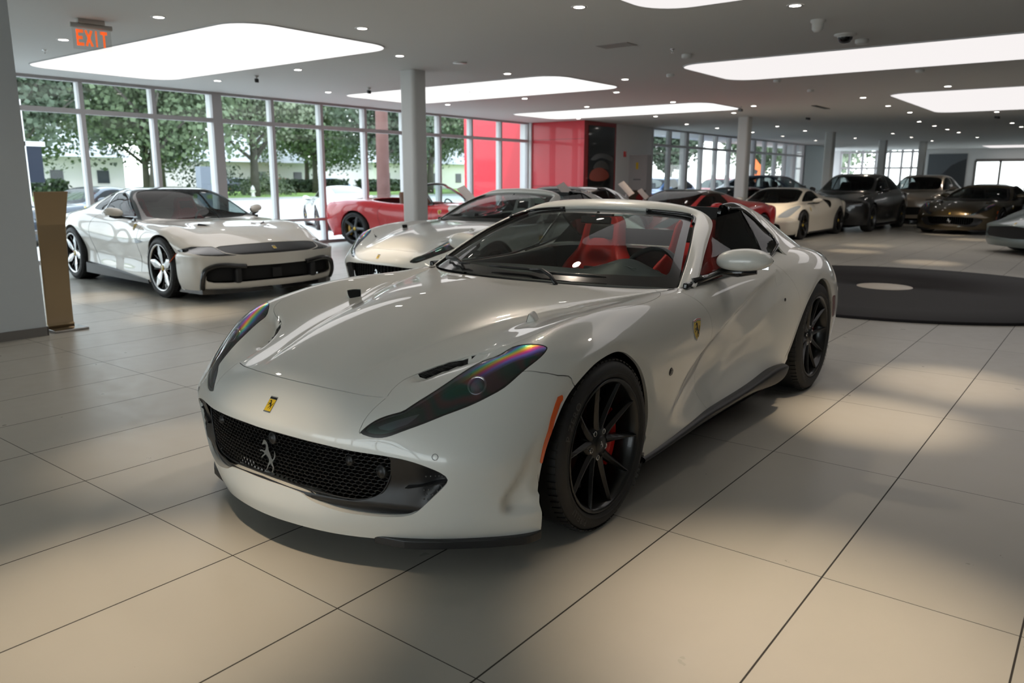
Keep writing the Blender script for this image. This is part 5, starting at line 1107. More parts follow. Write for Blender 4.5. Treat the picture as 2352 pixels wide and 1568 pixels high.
# ------------------------------------------------------------------ the showroom
XW, YF, HC = -14.0, 47.0, 3.0
def floor_material():
    m = mat('floor_tiles', (.40, .37, .32), rough=.30, spec=.45); n, l = nodes(m); b = n['Principled BSDF']
    tc = n.new('ShaderNodeTexCoord'); sp = n.new('ShaderNodeSeparateXYZ'); l.new(tc.outputs['Object'], sp.inputs[0])
    def mth(op, a, c=None, v=None):
        q = n.new('ShaderNodeMath'); q.operation = op
        for i, s in enumerate((a, c)):
            if s is None: continue
            if isinstance(s, (int, float)): q.inputs[i].default_value = s
            else: l.new(s, q.inputs[i])
        return q.outputs[0]
    def joint(ax, off, per, w):
        t = mth('DIVIDE', mth('SUBTRACT', sp.outputs[ax], off), per); fr = mth('FRACT', t); d = mth('MULTIPLY', mth('MINIMUM', fr, mth('SUBTRACT', 1.0, fr)), per)
        return mth('LESS_THAN', d, w), mth('FLOOR', t)
    jx, ix = joint('X', -4.282 - .6 * 100, .6, .0030); jy, iy = joint('Y', 1.496 - 1.2 * 100, 1.2, .0018)
    j = mth('MAXIMUM', jx, jy); cid = mth('ADD', mth('MULTIPLY', ix, 7.31), mth('MULTIPLY', iy, 3.17))
    wn = n.new('ShaderNodeTexWhiteNoise'); wn.noise_dimensions = '1D'; l.new(cid, wn.inputs['W'])
    nz = n.new('ShaderNodeTexNoise'); nz.inputs['Scale'].default_value = 1.6; nz.inputs['Detail'].default_value = 5; l.new(tc.outputs['Object'], nz.inputs['Vector'])
    n2 = n.new('ShaderNodeTexNoise'); n2.inputs['Scale'].default_value = 9; n2.inputs['Detail'].default_value = 4; l.new(tc.outputs['Object'], n2.inputs['Vector'])
    r = n.new('ShaderNodeMix'); r.data_type = 'RGBA'; r.inputs[6].default_value = (.39, .372, .325, 1); r.inputs[7].default_value = (.475, .452, .398, 1)
    f = mth('ADD', mth('ADD', mth('MULTIPLY', wn.outputs['Value'], .22), mth('MULTIPLY', nz.outputs['Fac'], .7)), mth('MULTIPLY', n2.outputs['Fac'], .22)); l.new(f, r.inputs[0])
    k = n.new('ShaderNodeMix'); k.data_type = 'RGBA'; k.inputs[7].default_value = (.022, .018, .013, 1); l.new(j, k.inputs[0]); l.new(r.outputs[2], k.inputs[6]); l.new(k.outputs[2], b.inputs['Base Color'])
    rg = mth('ADD', mth('ADD', .22, mth('MULTIPLY', n2.outputs['Fac'], .20)), mth('MULTIPLY', j, .4)); l.new(rg, b.inputs['Roughness'])
    return m
b = MB(); b.box(-14.06, 9, -7, YF, -.12, 0); b.build('floor', floor_material(), kind='structure')
b = MB(); b.box(-14.4, 9, -7, YF + .4, HC, HC + .25); b.build('ceiling', mat('ceiling_white', (.70, .70, .69), rough=.85), kind='structure')
wm = mat('wall_white', (.72, .73, .73), rough=.75); mm = mat('mullion_grey', (.50, .48, .49), rough=.55); mw = mat('mullion_white', (.78, .78, .78), rough=.5)
dkb = mat('skirting_grey', (.16, .15, .14), rough=.5)
b = MB(); b.box(-7.93, -7.53, -7, 2.885, 0, HC); b.build('wall_left', mat('left_wall_grey', (.52, .56, .585), rough=.7), kind='structure')
b = MB(); b.box(-7.525, -7.515, -7, 2.89, 0, .08); b.box(-7.93, -7.515, 2.885, 2.895, 0, .08); b.build('baseboard_left', dkb, kind='structure')
b = MB(); b.box(8.7, 9, -7, YF, 0, HC); b.build('wall_right', wm, kind='structure')
b = MB(); b.box(-14, -7.4, -7.3, -7, 0, HC); b.box(5, 9, -7.3, -7, 0, HC); b.box(-7.4, 5, -7.3, -7, 2.85, HC); b.box(1.3, 5, -7.3, -7, 0, 2.85); b.build('wall_back', wm, kind='structure')
root = link('window_5', None, None, kind='structure')
for i in range(11): x = -7.4 + 1.24 * i; b = MB(); b.box(x - .035, x + .035, -7.25, -7.05, 0, 2.85); b.build('mullion', mm, root)
b = MB(); b.box(-7.4, 5, -7.2, -7.1, 2.44, 2.52); b.build('transom', mm, root)
b = MB(); b.box(-7.4, 5, -7.16, -7.15, .05, 2.85); b.build('window_pane', glassy('window_glass', (.93, .96, .95)), root)
# glass front, left: mullions every 1.25 m, transom, low rail
def facade(idx, x, ys, wide, ytop, panes=True, low=.52):
    y0, y1 = ys[0], ys[-1]
    root = link('window_%d' % idx, None, None, kind='structure')
    for y in ys:
        w = .10 if y in wide else .035; d = .20 if y in wide else .13
        b = MB(); b.box(x - .03, x + .05, y - w, y + w, 0, HC); b.build('mullion', mm, root)
        b = MB(); b.box(x - d, x - .035, y - w * .85, y + w * .85, 0, HC); b.build('mullion_fin', mw, root)
    for z0, z1 in ((2.44, 2.52), (low - .03, low + .03), (0, .06), (HC - .05, HC)):
        b = MB(); b.box(x - .06, x + .06, y0, y1, z0, z1); b.build('transom', mm, root)
    b = MB(); b.box(x - .008, x - .002, y0, y1, 0.05, HC - .03); b.build('window_pane', glassy('window_glass', (.93, .96, .95)), root)
ys = [6.3 + 1.25 * i for i in range(-11, 11)]
facade(1, -14.0, ys, (6.3 + 2.5, 6.3 - 6.25), HC)
ys2 = [22.9, 24.15, 25.4, 26.65, 27.9, 29.15, 30.4, 31.65, 32.9, 34.15, 35.4, 36.65, 37.9]
facade(2, -12.1, ys2, (25.4, 31.65, 37.9), HC)
# red clad lift core and white pier, coloured panels outside
redm = mat('red_panel', (.62, .012, .03), rough=.35, coat=.3); dr = mat('deep_red_panel', (.26, .004, .006), rough=.3, coat=.4)
b = MB(); b.box(-13.86, -12.06, 18.86, 20.6, 0, HC - .005); b.mi = [1 if q in (5,) else 0 for q in range(len(b.f))]
core = b.build('wall_red', [redm, dr], kind='structure')
for z in (2.50, 1.20):
    b = MB(); b.box(-13.86, -12.055, 18.852, 18.858, z, z + .012); b.build('panel_joint', dr, core)
b = MB(); b.box(-12.056, -12.048, 19.07, 20.5, .15, 2.88); po = b.build('poster_board', mat('poster_black', (.010, .011, .012), rough=.12, coat=.6), None, label='tall glossy black poster of an orange sports car on the red wall', cat='poster')
b = MB(); sh = smoothpoly([(19.15, 1.42), (19.22, 1.60), (19.45, 1.70), (19.8, 1.72), (20.15, 1.60), (20.2, 1.46), (19.9, 1.36), (19.4, 1.35)], True, 4); b.prism([tuple(p) for p in sh], -12.047, -12.043, axis=0); b.build('printed_car', mat('poster_orange', (.30, .045, .02), rough=.3), po)
b = MB(); sh = smoothpoly([(19.35, 1.70), (19.5, 1.86), (19.8, 1.92), (20.1, 1.84), (20.2, 1.68), (19.8, 1.72)], True, 4); b.prism([tuple(p) for p in sh], -12.047, -12.044, axis=0); b.build('printed_cabin', mat('poster_grey', (.06, .055, .05), rough=.3), po)
b = MB(); sh = smoothpoly([(19.2, 1.95), (19.5, 2.10), (20.0, 2.12), (20.4, 2.02), (20.35, 1.92), (19.8, 2.0), (19.4, 1.93)], True, 4); b.prism([tuple(p) for p in sh], -12.047, -12.044, axis=0); b.build('printed_canopy', mat('poster_pale', (.10, .10, .10), rough=.3), po)
b = MB(); b.box(-12.6, -12.05, 20.62, 22.8, 0, HC - .005); b.build('wall_pier', wm, kind='structure')
b = MB(); b.box(-16.6, -14.3, 19.0, 19.25, 0, 3.4); b.build('trim_1', redm, kind='structure')
b = MB(); b.box(-14.25, -13.85, 18.8, 23.0, 0, HC); b.build('wall_link', wm, kind='structure')
b = MB(); b.box(-12.9, -12.0, 37.9, 42.2, 0, HC - .005); b.build('wall_far_left', mat('wall_pale_blue', (.62, .68, .70), rough=.7), kind='structure')
b = MB(); b.box(-12.0, -11.93, 41.0, 41.9, 0, 2.2); b.build('door_1', mat('door_grey', (.30, .29, .30), rough=.5), kind='structure')
# far wall with windows, mural and the bright opening
far = link('wall_far', None, None, kind='structure')
def fw(x0, x1, z0, z1, m=wm): b = MB(); b.box(x0, x1, YF, YF + .25, z0, z1); b.build('wall_panel', m, far)
fw(-14, -12.9, 0, HC); fw(-8.75, -4.2 + 13, 2.45, HC); fw(-6.6, -6.25, 0, 2.45); fw(-.5, 9, 0, 2.45); fw(-8.75, -6.6, 0, 2.45)
root = link('window_3', None, None, kind='structure')
for x in (-12.9, -12.45, -11.75, -11.05, -10.35, -9.75, -9.25, -8.75):
    b = MB(); b.box(x - .05, x + .05, YF - .05, YF + .1, 0, HC); b.build('mullion', mm, root)
for z in (0, 2.0, HC - .15): b = MB(); b.box(-12.9, -8.75, YF - .04, YF + .08, z, z + .10); b.build('transom', mm, root)
b = MB(); b.box(-12.9, -8.75, YF + .02, YF + .03, .1, HC); b.build('window_pane', glassy('window_glass'), root)
root = link('window_4', None, None, kind='structure')
for x in (-6.25, -5.15, -3.98, -2.8, -1.6, -.5):
    b = MB(); b.box(x - .05, x + .05, YF - .05, YF + .1, 0, 2.4); b.build('mullion', dkb, root)
b = MB(); b.box(-6.25, -.5, YF - .05, YF + .1, 2.33, 2.47); b.build('transom', dkb, root)
b = MB(); b.box(-6.25, -.5, YF + .02, YF + .03, .0, 2.35); b.build('window_pane', glassy('window_glass'), root)
b = MB(); b.box(-8.45, -6.65, YF - .04, YF - .02, .9, 2.75); mu = b.build('mural_board', mat('mural_slate', (.11, .125, .14), rough=.5), None, label='large grey mountain picture on the far wall', cat='picture')
b = MB(); b.prism([(-8.45, .9), (-8.45, 1.25), (-8.1, 1.55), (-7.7, 1.75), (-7.35, 2.15), (-7.0, 2.35), (-6.65, 2.5), (-6.65, .9)], YF - .045, YF - .041, axis=1); b.build('printed_mountain', mat('mural_dark', (.035, .04, .045), rough=.5), mu)
# round columns
cm = mat('column_white', (.62, .62, .61), rough=.55)
for i, (x, y, w, lab) in enumerate(((-8.80, 8.90, .30, 'nearest white square column, in front of the red open car'), (-8.10, 20.45, .30, 'white square column behind the ivory spider'), (-8.20, 28.4, .30, 'white square column behind the black crossover'), (-8.1, 35.4, .30, 'slim far column left of the stone beige crossover'), (-7.0, 37.5, .30, 'farthest column, right of the stone beige crossover'))):
    b = MB(); b.prism(rounded(w, w, .06), 0, HC - .002); b.v = [(vx, vy, vz) for vx, vy, vz in b.v]
    b.build('column', cm, None, loc=(x, y, 0), label=lab, cat='column', group='columns of the showroom')
# luminous ceiling panels
diff = emit('panel_light', (1.0, .975, .96), 1.02); diff2 = emit('panel_light_dim', (1.0, .955, .945), .74); rimm = mat('panel_rim', (.55, .55, .55), rough=.6)
def lum(x0, x1, y0, y1, label):
    o = thing('ceiling_light_panel', label, 'ceiling light', ((x0 + x1) / 2, (y0 + y1) / 2, HC), 0, 'luminous ceiling panels')
    P = rounded(x1 - x0, y1 - y0, .42, 8); b = MB(); b.prism(P, -.012, -.002); b.build('diffuser', diff if x0 < -6 else diff2, o)
    b = MB(); n = len(P); Q = rounded(x1 - x0 + .03, y1 - y0 + .03, .435, 8)
    b.add([(x, y, -.014) for x, y in P] + [(x, y, -.014) for x, y in Q] + [(x, y, -.001) for x, y in Q], [(i, (i + 1) % n, n + (i + 1) % n, n + i) for i in range(n)] + [(n + i, n + (i + 1) % n, 2 * n + (i + 1) % n, 2 * n + i) for i in range(n)]); b.build('panel_rim', rimm, o)
lum(-12.95, -7.42, 5.03, 7.25, 'large glowing ceiling panel at top left above the cream coupe')
lum(-12.45, -7.27, 10.5, 12.7, 'glowing ceiling panel behind the nearest column')
lum(-12.5, -7.2, 15.95, 18.1, 'thin-looking glowing ceiling panel before the red wall')
lum(-5.35, .25, 10.7, 12.93, 'long glowing ceiling panel at upper right')
lum(-3.83, 1.7, 16.55, 21.8, 'glowing ceiling panel farther back at the right edge')
lum(-3.85, 1.7, 5.05, 7.25, 'ceiling panel cut by the top edge of the picture')
lum(-5.6, -.2, 43.0, 46.4, 'farthest small glowing ceiling panel above the far doors')
# recessed downlights
dl = emit('downlight_glow', (1.0, .93, .86), 14)
spots = [(-8.02, 4.47), (-10.2, 4.47), (-12.3, 7.8), (-10.1, 7.77), (-12.2, 10.06), (-6.82, 6.13), (-7.89, 7.74), (-7.84, 10.01), (-12.05, 13.25), (-9.89, 13.2), (-4.34, 6.65), (-6.72, 11.71), (-7.81, 13.3), (-9.86, 15.5), (-7.8, 15.64), (-9.88, 18.85), (-11.9, 18.3),
         (-10.5, 22.0), (-6.76, 17.5), (-7.83, 19.0), (-10.5, 24.2), (-8.68, 24.5), (-2.68, 7.82), (-2.68, 15.9), (-4.36, 17.05), (-4.38, 19.24), (-4.36, 21.37), (-4.8, 24.8), (-4.79, 27.0), (-4.78, 29.1), (-4.75, 31.1), (-2.79, 26.9), (-2.76, 29.), (-2.67, 22.4),
         (-10.4, 27.0), (-8.7, 27.2), (-10.4, 30), (-6.7, 30.5), (-6.7, 33.5), (-8.6, 33), (-10.4, 34), (-2.8, 33.5), (-4.7, 35), (-6.6, 37)]
proto = thing('recessed_downlight', 'small round downlight set in the ceiling', 'ceiling light', (0, 0, HC), 0, 'recessed downlights')
b = MB(); b.lathe([(.052, -.004), (.072, -.006), (.078, -.002), (.078, .0)], 20); b.build('trim_ring', mat('trim_white', (.6, .6, .6), rough=.4), proto)
b = MB(); b.prism([(.052 * math.cos(a), .052 * math.sin(a)) for a in np.linspace(0, 2 * PI, 20, endpoint=False)], -.004, -.001); b.build('lamp_face', dl, proto)
def where(x, y):
    row = 'over the cream coupe' if (x < -9 and y < 8) else 'near the nearest column' if y < 9 and x < -7 else 'at the top edge of the picture' if y < 9 else 'left of the nearest column' if (x < -9 and y < 14) else 'above the white open car behind the front one' if (x < -6 and y < 14) else 'by the third glowing panel' if (x < -6.7 and y < 20) else 'above the round platform side' if y < 18 else 'before the right-hand windows' if x < -7.9 else 'above the black crossover' if (x < -5 and y < 32) else 'in the long middle row' if x < -4 else 'over the olive gold car' if y < 30 else 'in the far ceiling'
    return row
from collections import defaultdict
_cnt = defaultdict(list)
for q in spots: _cnt[where(*q)].append(q)
NTH = ['nearest', 'second nearest', 'third nearest', 'fourth nearest', 'fifth nearest', 'sixth nearest', 'seventh nearest', 'eighth nearest', 'ninth nearest', 'tenth nearest']
for i, (x, y) in enumerate(spots):
    o = proto if i == 0 else copy_tree(proto); o.location = (x, y, HC - .001); w_ = where(x, y); s_ = sorted(_cnt[w_], key=lambda q: math.hypot(*q)); k_ = s_.index((x, y))
    o['label'] = 'round downlight %s, %s to the camera' % (w_, NTH[k_] if len(s_) > 1 else 'the only one')
def spot(x, y, tx, ty, e, size=34, col=(1, .80, .58), blend=.75):
    d = bpy.data.lights.new('spot', 'SPOT'); d.energy = e; d.spot_size = math.radians(size); d.spot_blend = blend; d.color = col; d.shadow_soft_size = .05
    o = bpy.data.objects.new('downlight_or_fill_beam', d); COL.objects.link(o); o.location = (x, y, HC - .03); o.rotation_euler = Vector((tx - x, ty - y, -HC)).to_track_quat('-Z', 'Y').to_euler(); return o
for x, y, tx, ty, e, sz in ((-2.6, .9, -2.38, 1.1, 150, 36), (-4.34, 2.3, -3.71, 1.95, 60, 28), (-.5, 2.2, -.62, 2.3, 170, 38), (-1.0, 4.8, -1.03, 4.83, 150, 27), (-.8, 6.2, -.8, 6.04, 120, 27), (-8.02, 4.47, -7.58, 4.26, 110, 26), (-10.2, 4.47, -9.55, 4.2, 90, 24), (-6.82, 6.13, -6.35, 5.75, 120, 30),
                         (-4.36, 17.05, -4.14, 16.5, 110, 24), (-2.68, 15.9, -2.54, 15.0, 110, 24), (-2.67, 22.4, -2.78, 21.64, 90, 24), (-4.38, 19.24, -4.3, 18.2, 90, 24), (-3.4, 22.6, -3.55, 23.3, 90, 26), (-6.72, 11.71, -6.6, 11.2, 60, 26), (-4.34, 6.65, -4.3, 6.5, 70, 28), (-7.0, 18.3, -6.7, 18.9, 160, 46), (-7.8, 13.3, -7.3, 13.6, 60, 30)):  # widest cone here has no fitting; added to brighten the ivory spider
    spot(x, y, tx, ty, e * 1.7, sz, blend=1.0)
for x, y, e in ((-3.35, 4.47, 80), (-1.15, 4.9, 15), (-8.02, 4.47, 30), (-5.8, 2.3, 20), (-4.36, 19.2, 45), (-6.7, 27.0, 45), (-7.8, 13.3, 40), (-2.68, 12.0, 40), (-4.0, 31.0, 45)):
    spot(x, y, x, y, e, 140, (1, .86, .70), 1.0)
# ceiling fittings
def fitting(name, cat, label, x, y, prof, m, rz=0):
    b = MB(); b.lathe(prof, 20); return b.build(name, m, None, loc=(x, y, HC), label=label, cat=cat)
pl_ = mat('fitting_white', (.62, .61, .59), rough=.4)
fitting('occupancy_sensor', 'sensor', 'white domed sensor hanging left of the dome camera', -2.72, 8.66, [(.075, 0), (.075, -.02), (.06, -.03), (.055, -.09), (.035, -.115), (0, -.12)], pl_)
o = fitting('dome_camera', 'security camera', 'clear round dome camera under the ceiling at upper right', -2.72, 9.66, [(.12, 0), (.12, -.012), (.085, -.02), (.08, -.035)], pl_)
b = MB(); b.lathe([(.078, -.03), (.075, -.06), (.055, -.085), (.03, -.097), (0, -.10)], 20); b.build('camera_dome', glassy('dome_glass', (.45, .45, .47)), o)
b = MB(); b.lathe([(.05, -.02), (.05, -.06), (.03, -.075), (0, -.08)], 14); b.build('camera_lens', M_['satin'], o)
fitting('smoke_detector', 'smoke detector', 'white smoke detector just right of the dome camera', -2.66, 10.13, [(.075, 0), (.075, -.035), (.06, -.05), (0, -.052)], pl_)
fitting('smoke_detector', 'smoke detector', 'white smoke detector left of the long ceiling panel', -4.78, 9.93, [(.07, 0), (.07, -.035), (.055, -.05), (0, -.052)], pl_)
fitting('ceiling_speaker', 'speaker', 'flat round disc on the ceiling above the nearest column', -7.66, 8.69, [(.10, 0), (.10, -.008), (0, -.010)], pl_)
for x, y, lab in ((-4.76, 13.28, 'small round detector behind the long ceiling panel, nearer one'), (-4.76, 15.04, 'small round detector in mid ceiling, farther one'), (-2.64, 13.33, 'small round detector below the long ceiling panel at right'), (-5.84, 11.58, 'small tilted round detector left of the long ceiling panel')):
    fitting('smoke_detector', 'smoke detector', lab, x, y, [(.06, 0), (.06, -.03), (.045, -.045), (0, -.048)], pl_)
for x, y, lab in ((-11.0, 10.0, 'tiny dark camera by the second ceiling panel'), (-11.2, 7.8, 'small grey camera under the ceiling near the windows'), (-7.06, 17.5, 'small black camera at the tip of the third ceiling panel'), (-6.63, 20.9, 'small black camera in the middle of the far ceiling'), (-2.74, 23.2, 'small black camera right of the far ceiling panel')):
    o = fitting('ceiling_camera', 'security camera', lab, x, y, [(.035, 0), (.035, -.02), (.012, -.03), (.012, -.05)], pl_)
    b = MB(); b.obox((0, 0, -.075), (.05, -.03, -.01), (.015, .025, 0), (0, 0, .028)); b.build('camera_body', M_['satin'], o, bevel=.008)
for x, y, lab in ((-11.19, 4.66, 'sprinkler head at top left under the exit sign side'), (-4.73, 9.41, 'sprinkler head near the left end of the long panel'), (-9.9, 11.5, 'sprinkler head left of the nearest column')):
    fitting('sprinkler_head', 'sprinkler', lab, x, y, [(.03, 0), (.03, -.006), (.008, -.01), (.008, -.045), (.018, -.048), (0, -.05)], M_['chrome'])
b = MB(); b.box(-.22, .22, -.13, .13, -.006, 0); b.build('ceiling_access_panel', mat('access_grey', (.40, .38, .37), rough=.7), None, loc=(-5.16, 8.75, HC), label='small flat square panel in the grey ceiling', cat='access panel')
b = MB(); b.box(-.06, .06, -.5, .5, -.008, 0); b.build('air_slot', M_['satin'], None, loc=(-5.66, 18.67, HC), label='thin dark air slot in the far ceiling', cat='air vent')
# exit sign
ex = thing('exit_sign', 'clear hanging sign with orange EXIT letters at top left', 'sign', (-8.74, 4.12, HC), R_(80))
EXM = mat('brushed_nickel', (.55, .52, .49), rough=.45, metal=.6)
b = MB(); b.box(-.13, .13, -.035, .035, -.045, 0); b.build('sign_mount', EXM, ex, bevel=.006)
b = MB(); b.tube([(-.20, 0, -.065), (.20, 0, -.065)], .026, 12); b.build('sign_housing', EXM, ex)
b = MB(); b.box(-.185, .185, -.003, .003, -.30, -.07); pn = b.build('sign_pane', glassy('sign_acrylic', (.93, .93, .92)), ex)
LET = {'E': [(0, 0, 1, .2), (0, .4, .85, .6), (0, .8, 1, 1), (0, 0, .28, 1)], 'I': [(.3, 0, .65, 1)], 'T': [(.35, 0, .65, 1), (0, .8, 1, 1)]}
om = mat('exit_orange', (.90, .13, .02), rough=.5, emis=(1, .16, .03), estr=.55)
x = -.150
for ch in 'EXIT':
    w = .068 if ch != 'I' else .045; b = MB()
    if ch == 'X':
        for s_ in (-1, 1): b.obox((x + w / 2, -.005, -.185), (s_ * w * .42, 0, .078), (.011, 0, -s_ * .004), (0, .0015, 0))
    else:
        for (x0, y0, x1, y1) in LET[ch]: b.box(x + x0 * w, x + x1 * w, -.0065, -.0035, -.265 + y0 * .16, -.265 + y1 * .16)
    b.build('letter_' + ch, om, pn); x += w + .016
# bronze stand by the left wall
bz = mat('bronze_sheet', (.42, .32, .20), rough=.28, metal=.92); st = thing('display_stand', 'tall bronze metal stand with a tilted top beside the grey wall', 'stand', (-7.72, 3.11, 0), 0)
prof = [(.20, 0), (.19, .02), (-.02, .022), (-.055, .045), (-.062, .10), (-.045, .95), (-.03, 1.10), (.02, 1.35)]
G = [[(x_, w_, z_) for w_ in (-.135, .135)] for x_, z_ in [(-.10, .018)] + prof[3:]]
b = MB(); sec = [(-.06, .022), (-.085, .05), (-.080, .09), (-.055, .55), (-.03, .97), (-.02, 1.02), (.03, 1.26), (.035, 1.27), (.045, 1.265), (-.005, 1.015), (-.015, .97), (-.04, .55), (-.065, .09), (-.068, .055), (-.05, .036)]
b.prism([(x_, z_) for x_, z_ in sec], -.118, .118, axis=1); b.v = [(x_, y_ * (1 + .22 * max(0, (z_ - .95) / .3) ** 1.0 - .08 * math.sin(PI * min(z_, 1.0))), z_) for x_, y_, z_ in b.v]; b.build('stand_column', bz, st)
b = MB(); b.box(-.12, .17, -.15, .15, 0, .022); b.build('stand_base', M_['chrome'] if False else mat('steel_base', (.35, .34, .33), rough=.15, metal=1.), st, bevel=.004)
b = MB(); b.obox((.008, 0, 1.14), (.027, 0, .115), (0, .122, 0), (-.004, 0, .001)); b.build('display_plate', mat('bronze_plate', (.33, .20, .08), rough=.42, metal=.8), st)
# round platform
pf = thing('round_platform', 'low round black platform with a pale disc at its centre', 'platform', (-2.33, 10.97, 0))
pc = mat('platform_black', (.010, .009, .010), rough=.65, spec=.2); b = MB(); b.lathe([(0, .03), (.34, .03), (.34, .022), (.345, .022), (.345, .03), (2.62, .03), (2.64, .022), (2.64, 0)], 96); b.build('platform_top', pc, pf)
b = MB(); b.lathe([(0, .0335), (.33, .0335), (.335, .030)], 48); b.build('centre_disc', mat('centre_disc_pale', (.48, .43, .36), rough=.4), pf)
# kiosk totem, call point, price boards
k = thing('info_totem', 'grey upright totem with a yellow badge and a car picture, before the pier wall', 'totem', (-11.75, 21.5, 0), R_(-4))
b = MB(); b.box(-.34, .34, -.12, .12, 0, 2.12); b.build('totem_body', mat('totem_grey', (.42, .40, .40), rough=.4), k)
b = MB(); b.box(-.04, .04, -.128, -.121, 1.70, 1.90); b.build('totem_badge', M_['badge'], k)
b = MB(); b.box(-.12, .14, -.126, -.121, 1.38, 1.41); b.build('totem_lettering', mat('ink_grey', (.12, .12, .12)), k)
b = MB(); b.box(-.28, .33, -.127, -.121, .72, 1.08); sc_ = b.build('totem_picture', mat('picture_brown', (.07, .05, .03), rough=.3), k)
b = MB(); b.prism([tuple(p) for p in smoothpoly([(0.0, .82), (.08, .95), (.2, .97), (.3, .85), (.25, .78)], True, 4)], -.131, -.128, axis=1); b.build('pictured_car', mat('picture_red', (.25, .01, .01), rough=.3), sc_)
b = MB(); b.box(-.05, .02, -.05, .05, -.08, .08); b.build('fire_call_point', M_['red'], None, loc=(-12.03, 21.1, 2.14), label='small red fire alarm box on the white pier wall', cat='alarm box')
wood = mat('board_frame', (.45, .33, .27), rough=.5)
for i, (x, y, z, s_, lab) in enumerate(((-7.30, 10.9, 1.20, 1., 'tilted price board standing behind the white open car, left one'), (-7.45, 13.15, 1.22, 1., 'tilted price board left of the red mid-engined coupe'), (-7.7, 14.3, 1.10, .8, 'pale card low beside the right price board'), (-9.75, 11.2, 1.13, 1., 'tall tilted card before the windscreen of the red open car'))):
    o = thing('price_board', lab, 'sign board', (x, y, 0), 0, 'price boards on stands')
    L_, W_ = Vector((.085, .065, -.115)) * s_, Vector((.0, .105, .03)) * s_; nn = L_.cross(W_).normalized()
    b = MB(); b.obox((0, 0, z), L_, W_, nn * .006); b.build('board', mat('board_pale', (.66, .60, .57), rough=.5), o)
    b = MB(); b.obox(tuple(Vector((0, 0, z)) - nn * .0075 if nn.x > 0 else Vector((0, 0, z)) + nn * .0075), L_ * .88, W_ * .85, nn * .001); b.build('printed_sheet', mat('sheet_white', (.72, .70, .68), rough=.5), o)
    b = MB(); b.tube([(0, 0, .02), (0, 0, z - .1)], .012, 8); b.build('board_post', M_['rims'], o)
    b = MB(); b.lathe([(0, .02), (.14, .018), (.15, 0)], 24); b.build('board_foot', M_['rims'], o)
# ------------------------------------------------------------------ outdoors
def noisy(name, c1, c2, scale, rough=.9):
    m = mat(name, c1, rough=rough); n, l = nodes(m); b = n['Principled BSDF']; tc = n.new('ShaderNodeTexCoord'); nz = n.new('ShaderNodeTexNoise'); nz.inputs['Scale'].default_value = scale; nz.inputs['Detail'].default_value = 4
    mx = n.new('ShaderNodeMix'); mx.data_type = 'RGBA'; mx.inputs[6].default_value = (*c1, 1); mx.inputs[7].default_value = (*c2, 1); l.new(tc.outputs['Object'], nz.inputs[0]); l.new(nz.outputs['Fac'], mx.inputs[0]); l.new(mx.outputs[2], b.inputs['Base Color']); return m
asph = noisy('forecourt_concrete', (.55, .55, .53), (.68, .68, .66), 1.2)
b = MB(); b.box(-160, -14.1, -60, 140, -.25, -.08); b.box(-14.1, 60, 47.3, 140, -.25, -.08); b.build('ground', asph, kind='structure')
grs = noisy('lawn_green', (.16, .30, .05), (.30, .46, .11), 2.5)
b = MB(); b.box(-80, -50, -60, 130, -.1, .03); b.build('lawn', grs, kind='structure')
b = MB(); b.box(-50, -49.7, -60, 130, -.1, .06); b.box(-80.3, -80, -60, 130, -.1, .06); b.build('kerb_strip', mat('kerb_grey', (.4, .4, .39), rough=.8), kind='structure')
leaf = [noisy('leaf_%s' % n, a, c, .8, .7) for n, a, c in (('dark', (.035, .055, .035), (.10, .14, .085)), ('mid', (.06, .095, .05), (.16, .215, .11)), ('pale', (.11, .14, .09), (.24, .28, .18)))]
bark = noisy('bark_grey', (.05, .045, .04), (.13, .12, .10), 3)
